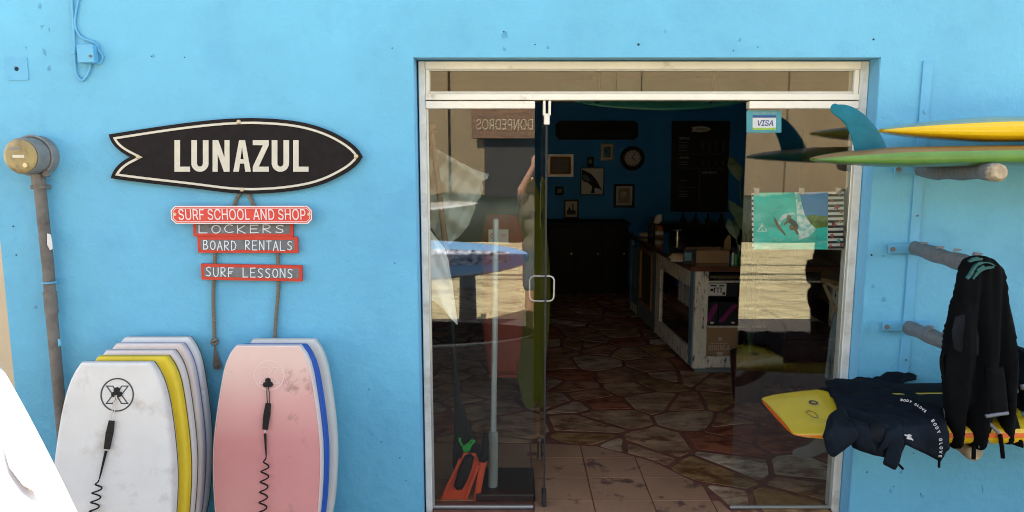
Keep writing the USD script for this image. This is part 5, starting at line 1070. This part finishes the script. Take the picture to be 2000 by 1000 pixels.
obj('body', box(xa, xb, y0, y0 + .4, ZF + .03, .36, .006), 'dark_wood', t); obj('lid', box(xa - .015, xb + .015, y0 - .015, y0 + .415, .365, .42, .01), 'dark_wood', t)
for i in range(4): w_ = (xb - xa) / 4; obj('panel', box(xa + i * w_ + .015, xa + (i + 1) * w_ - .015, y0 - .008, y0, .07, .32, .004), 'dark_wood', t)
for x in (xa + .03, xb - .03): obj('foot', box(x - .025, x + .025, y0, y0 + .05, ZF, ZF + .03), 'dark_wood', t)
t = thing('work_table', 'pine framed table with rough brown top behind the right pane', 'table', P(1640, 545, 1.2)); ty = 1.0; q = P(1604, 546, 1.45); 
obj('top', ext_flat(Polygon([(q[0], 1.45), (q[0] + .12, 1.05), (q[0] + 1.0, 1.0), (q[0] + 1.0, 1.75), (q[0] + .12, 1.75)]), q[2] - .02, .035), 'table_wood', t)
zt = q[2] - .022
obj('brace', hull(np.vstack([[P(a, b, y) for a, b in ((1606, 556), (1613, 555), (1652, 640), (1650, 655))] for y in (1.38, 1.42)])), 'pine_wood', t)
obj('side_rail', hull(np.vstack([[P(a, b, y) for a, b in ((1610, 553), (1616, 551), (1662, 575), (1662, 583))] for y in (1.28, 1.31)])), 'pine_wood', t)
for x in (q[0] + .28, q[0] + .95):
    for y in (1.1, 1.66): obj('leg', box(x - .025, x + .025, y - .025, y + .025, ZF, zt, .003), 'pine_wood', t)
t = thing('grey_shirt', 'grey shirt hanging from the pine table frame', 'shirt', P(1635, 740, 1.0)); obj('cloth', pillow(W([(1640, 600), (1652, 606), (1660, 640), (1662, 760), (1640, 770), (1618, 742), (1608, 735), (1612, 712), (1622, 660), (1630, 615)], 1.0), 1.0, .05, .016, .012, 6, lambda x, z: .02 * np.sin(x * 60 + z * 4), .04, world=True), 'grey_cloth', t, True); obj('label', ext(Polygon(W([(1641, 650), (1646, 650), (1646, 652), (1643, 652), (1643, 664), (1646, 664), (1646, 667), (1641, 667)], .94)), .945, .003), 'print_white', t)
t = thing('potted_plant', 'dark leafy pot plant standing behind the card sticker pane', 'plant', floor_at(1480, 700)); q = np.array([P(1478, 400, 1.9)[0], 1.9, 0])
for k in range(9):
    a_ = rng.uniform(0, 6.28); r_ = rng.uniform(.05, .2); z_ = rng.uniform(1.0, 1.75); p_ = q + [r_ * math.cos(a_), r_ * math.sin(a_), z_]
    L_ = rng.uniform(.18, .3); tip = p_ + [.5 * L_ * math.cos(a_), .3 * L_ * math.sin(a_), L_ * .8]; sd = np.array([-math.sin(a_) * .2 + .8, math.cos(a_) * .3, 0]); sd /= np.linalg.norm(sd); mid_ = (p_ + tip) / 2 + [0, 0, .02]
    obj('leaf', hull([p_, tip, mid_ + sd * .055, mid_ - sd * .055, mid_ + [0, -.004, .004], (p_ * .75 + tip * .25) + sd * .035, (p_ * .75 + tip * .25) - sd * .035]), 'leaf_dark', t); obj('stalk', tube([q + [0, 0, .3], (q + p_) / 2 + [0, 0, .25], p_], .006, 5), 'leaf_dark', t)
obj('pot', loft([np.stack([q[0] + r * np.cos(a_), q[1] + r * np.sin(a_), np.full(16, z)], 1) for a_ in [np.linspace(0, 2 * np.pi, 16, endpoint=False)] for z, r in ((ZF, .11), (.3, .15), (.32, .15))]), 'dark_wood', t, 40)
# ---------------------------------------------------------------- the person standing behind the camera, seen mirrored in the pane
import manifold3d as m3
def figure(bones, edge=.02, it=8):
    tot = m3.Manifold()
    for a, ra, b, rb in bones:
        tot = tot + m3.Manifold.hull_points(np.vstack([trimesh.creation.icosphere(2, ra).vertices + a, trimesh.creation.icosphere(2, rb).vertices + b]))
    tot = tot.refine_to_length(edge); mm = tot.to_mesh(); t_ = trimesh.Trimesh(mm.vert_properties[:, :3], mm.tri_verts, process=True); trimesh.smoothing.filter_taubin(t_, iterations=it); return t_
PX_, PY_, PZ = .31, -3.93, -.12
o_ = lambda x, y, z: np.array([PX_ + x, PY_ + y, PZ + z])
bones = []
for s in (-1, 1):
    hip, knee, ank = o_(s * .09, 0, .92), o_(s * .11, .02, .50), o_(s * .12, -.02, .09)
    bones += [(hip, .085, knee, .055), (knee, .055, o_(s * .115, -.015, .36), .055), (o_(s * .115, -.015, .36), .055, ank, .036), (ank, .036, o_(s * .12, -.05, .04), .036), (o_(s * .12, -.04, .035), .035, o_(s * .14, .15, .025), .025)]
    sh_, el, wr = o_(s * .185, 0, 1.44), o_(s * .21, .10, 1.58), o_(s * .085, .19, 1.83)
    bones += [(o_(s * .12, 0, 1.46), .06, sh_, .055), (sh_, .052, el, .042), (el, .042, wr, .028), (wr, .03, o_(s * .08, .195, 1.90), .03)]
    for k in range(4): bones.append((o_(s * .075, .20, 1.88 + k * .018), .011, o_(s * .035, .205, 1.90 + k * .02), .009))
    bones.append((o_(s * .08, .185, 1.87), .012, o_(s * .04, .175, 1.89), .009))
bones += [(o_(-.09, 0, .94), .10, o_(.09, 0, .94), .10), (o_(0, 0, .96), .13, o_(0, 0, 1.18), .125), (o_(-.05, 0, 1.2), .115, o_(.05, 0, 1.2), .115), (o_(-.08, 0, 1.36), .115, o_(.08, 0, 1.36), .115), (o_(0, 0, 1.18), .125, o_(0, 0, 1.36), .135), (o_(0, -.01, 1.45), .06, o_(0, .0, 1.56), .055),
          (o_(0, .01, 1.68), .088, o_(0, -.02, 1.71), .09), (o_(0, .03, 1.60), .06, o_(0, .02, 1.68), .08), (o_(0, .105, 1.66), .014, o_(0, .095, 1.69), .01), (o_(-.09, 0, 1.67), .018, o_(-.09, 0, 1.69), .02), (o_(.09, 0, 1.67), .018, o_(.09, 0, 1.69), .02)]
PE = thing('person', 'person in grey shirt and dark shorts standing with both hands raised', 'person', (PX_, PY_, PZ))
obj('body', figure(bones, .022), 'skin', PE, True)
sh = [(o_(-.09, 0, .98), .115, o_(.09, 0, .98), .115), (o_(0, 0, 1.0), .145, o_(0, 0, 1.2), .14), (o_(-.05, 0, 1.2), .13, o_(.05, 0, 1.2), .13), (o_(-.09, 0, 1.36), .127, o_(.09, 0, 1.36), .127), (o_(0, 0, 1.2), .14, o_(0, 0, 1.37), .145)]
for s in (-1, 1): sh += [(o_(s * .12, 0, 1.46), .07, o_(s * .185, 0, 1.44), .068), (o_(s * .185, 0, 1.44), .068, o_(s * .20, .055, 1.52), .06)]
obj('shirt', figure(sh, .025), 'shirt_grey', PE, True)
st_ = [(o_(-.09, 0, .92), .115, o_(.09, 0, .92), .115)]
for s in (-1, 1): st_ += [(o_(s * .09, 0, .92), .105, o_(s * .11, .012, .56), .085)]
obj('shorts', figure(st_, .025), 'shorts', PE, True)
hr = figure([(o_(0, -.02, 1.72), .098, o_(0, -.03, 1.70), .098), (o_(0, -.05, 1.66), .085, o_(0, -.045, 1.62), .06)], .02); obj('hair', hr, 'hair', PE, True)
for s in (-1, 1):
    obj('sandal', [box(PX_ + s * .13 - .045, PX_ + s * .13 + .045, PY_ - .09, PY_ + .19, PZ, PZ + .02, .008), tube([o_(s * .13 - .045, .09, .02), o_(s * .13, .08, .075), o_(s * .13 + .045, .09, .02)], .012, 6)], 'deck_pad', PE)
    obj('eye', trimesh.creation.icosphere(2, .011).apply_translation(o_(s * .032, .088, 1.70)), 'paper_white', PE, True)
obj('mouth', box(PX_ - .022, PX_ + .022, PY_ + .085, PY_ + .093, PZ + 1.617, PZ + 1.624, .002), 'flower_print', PE)
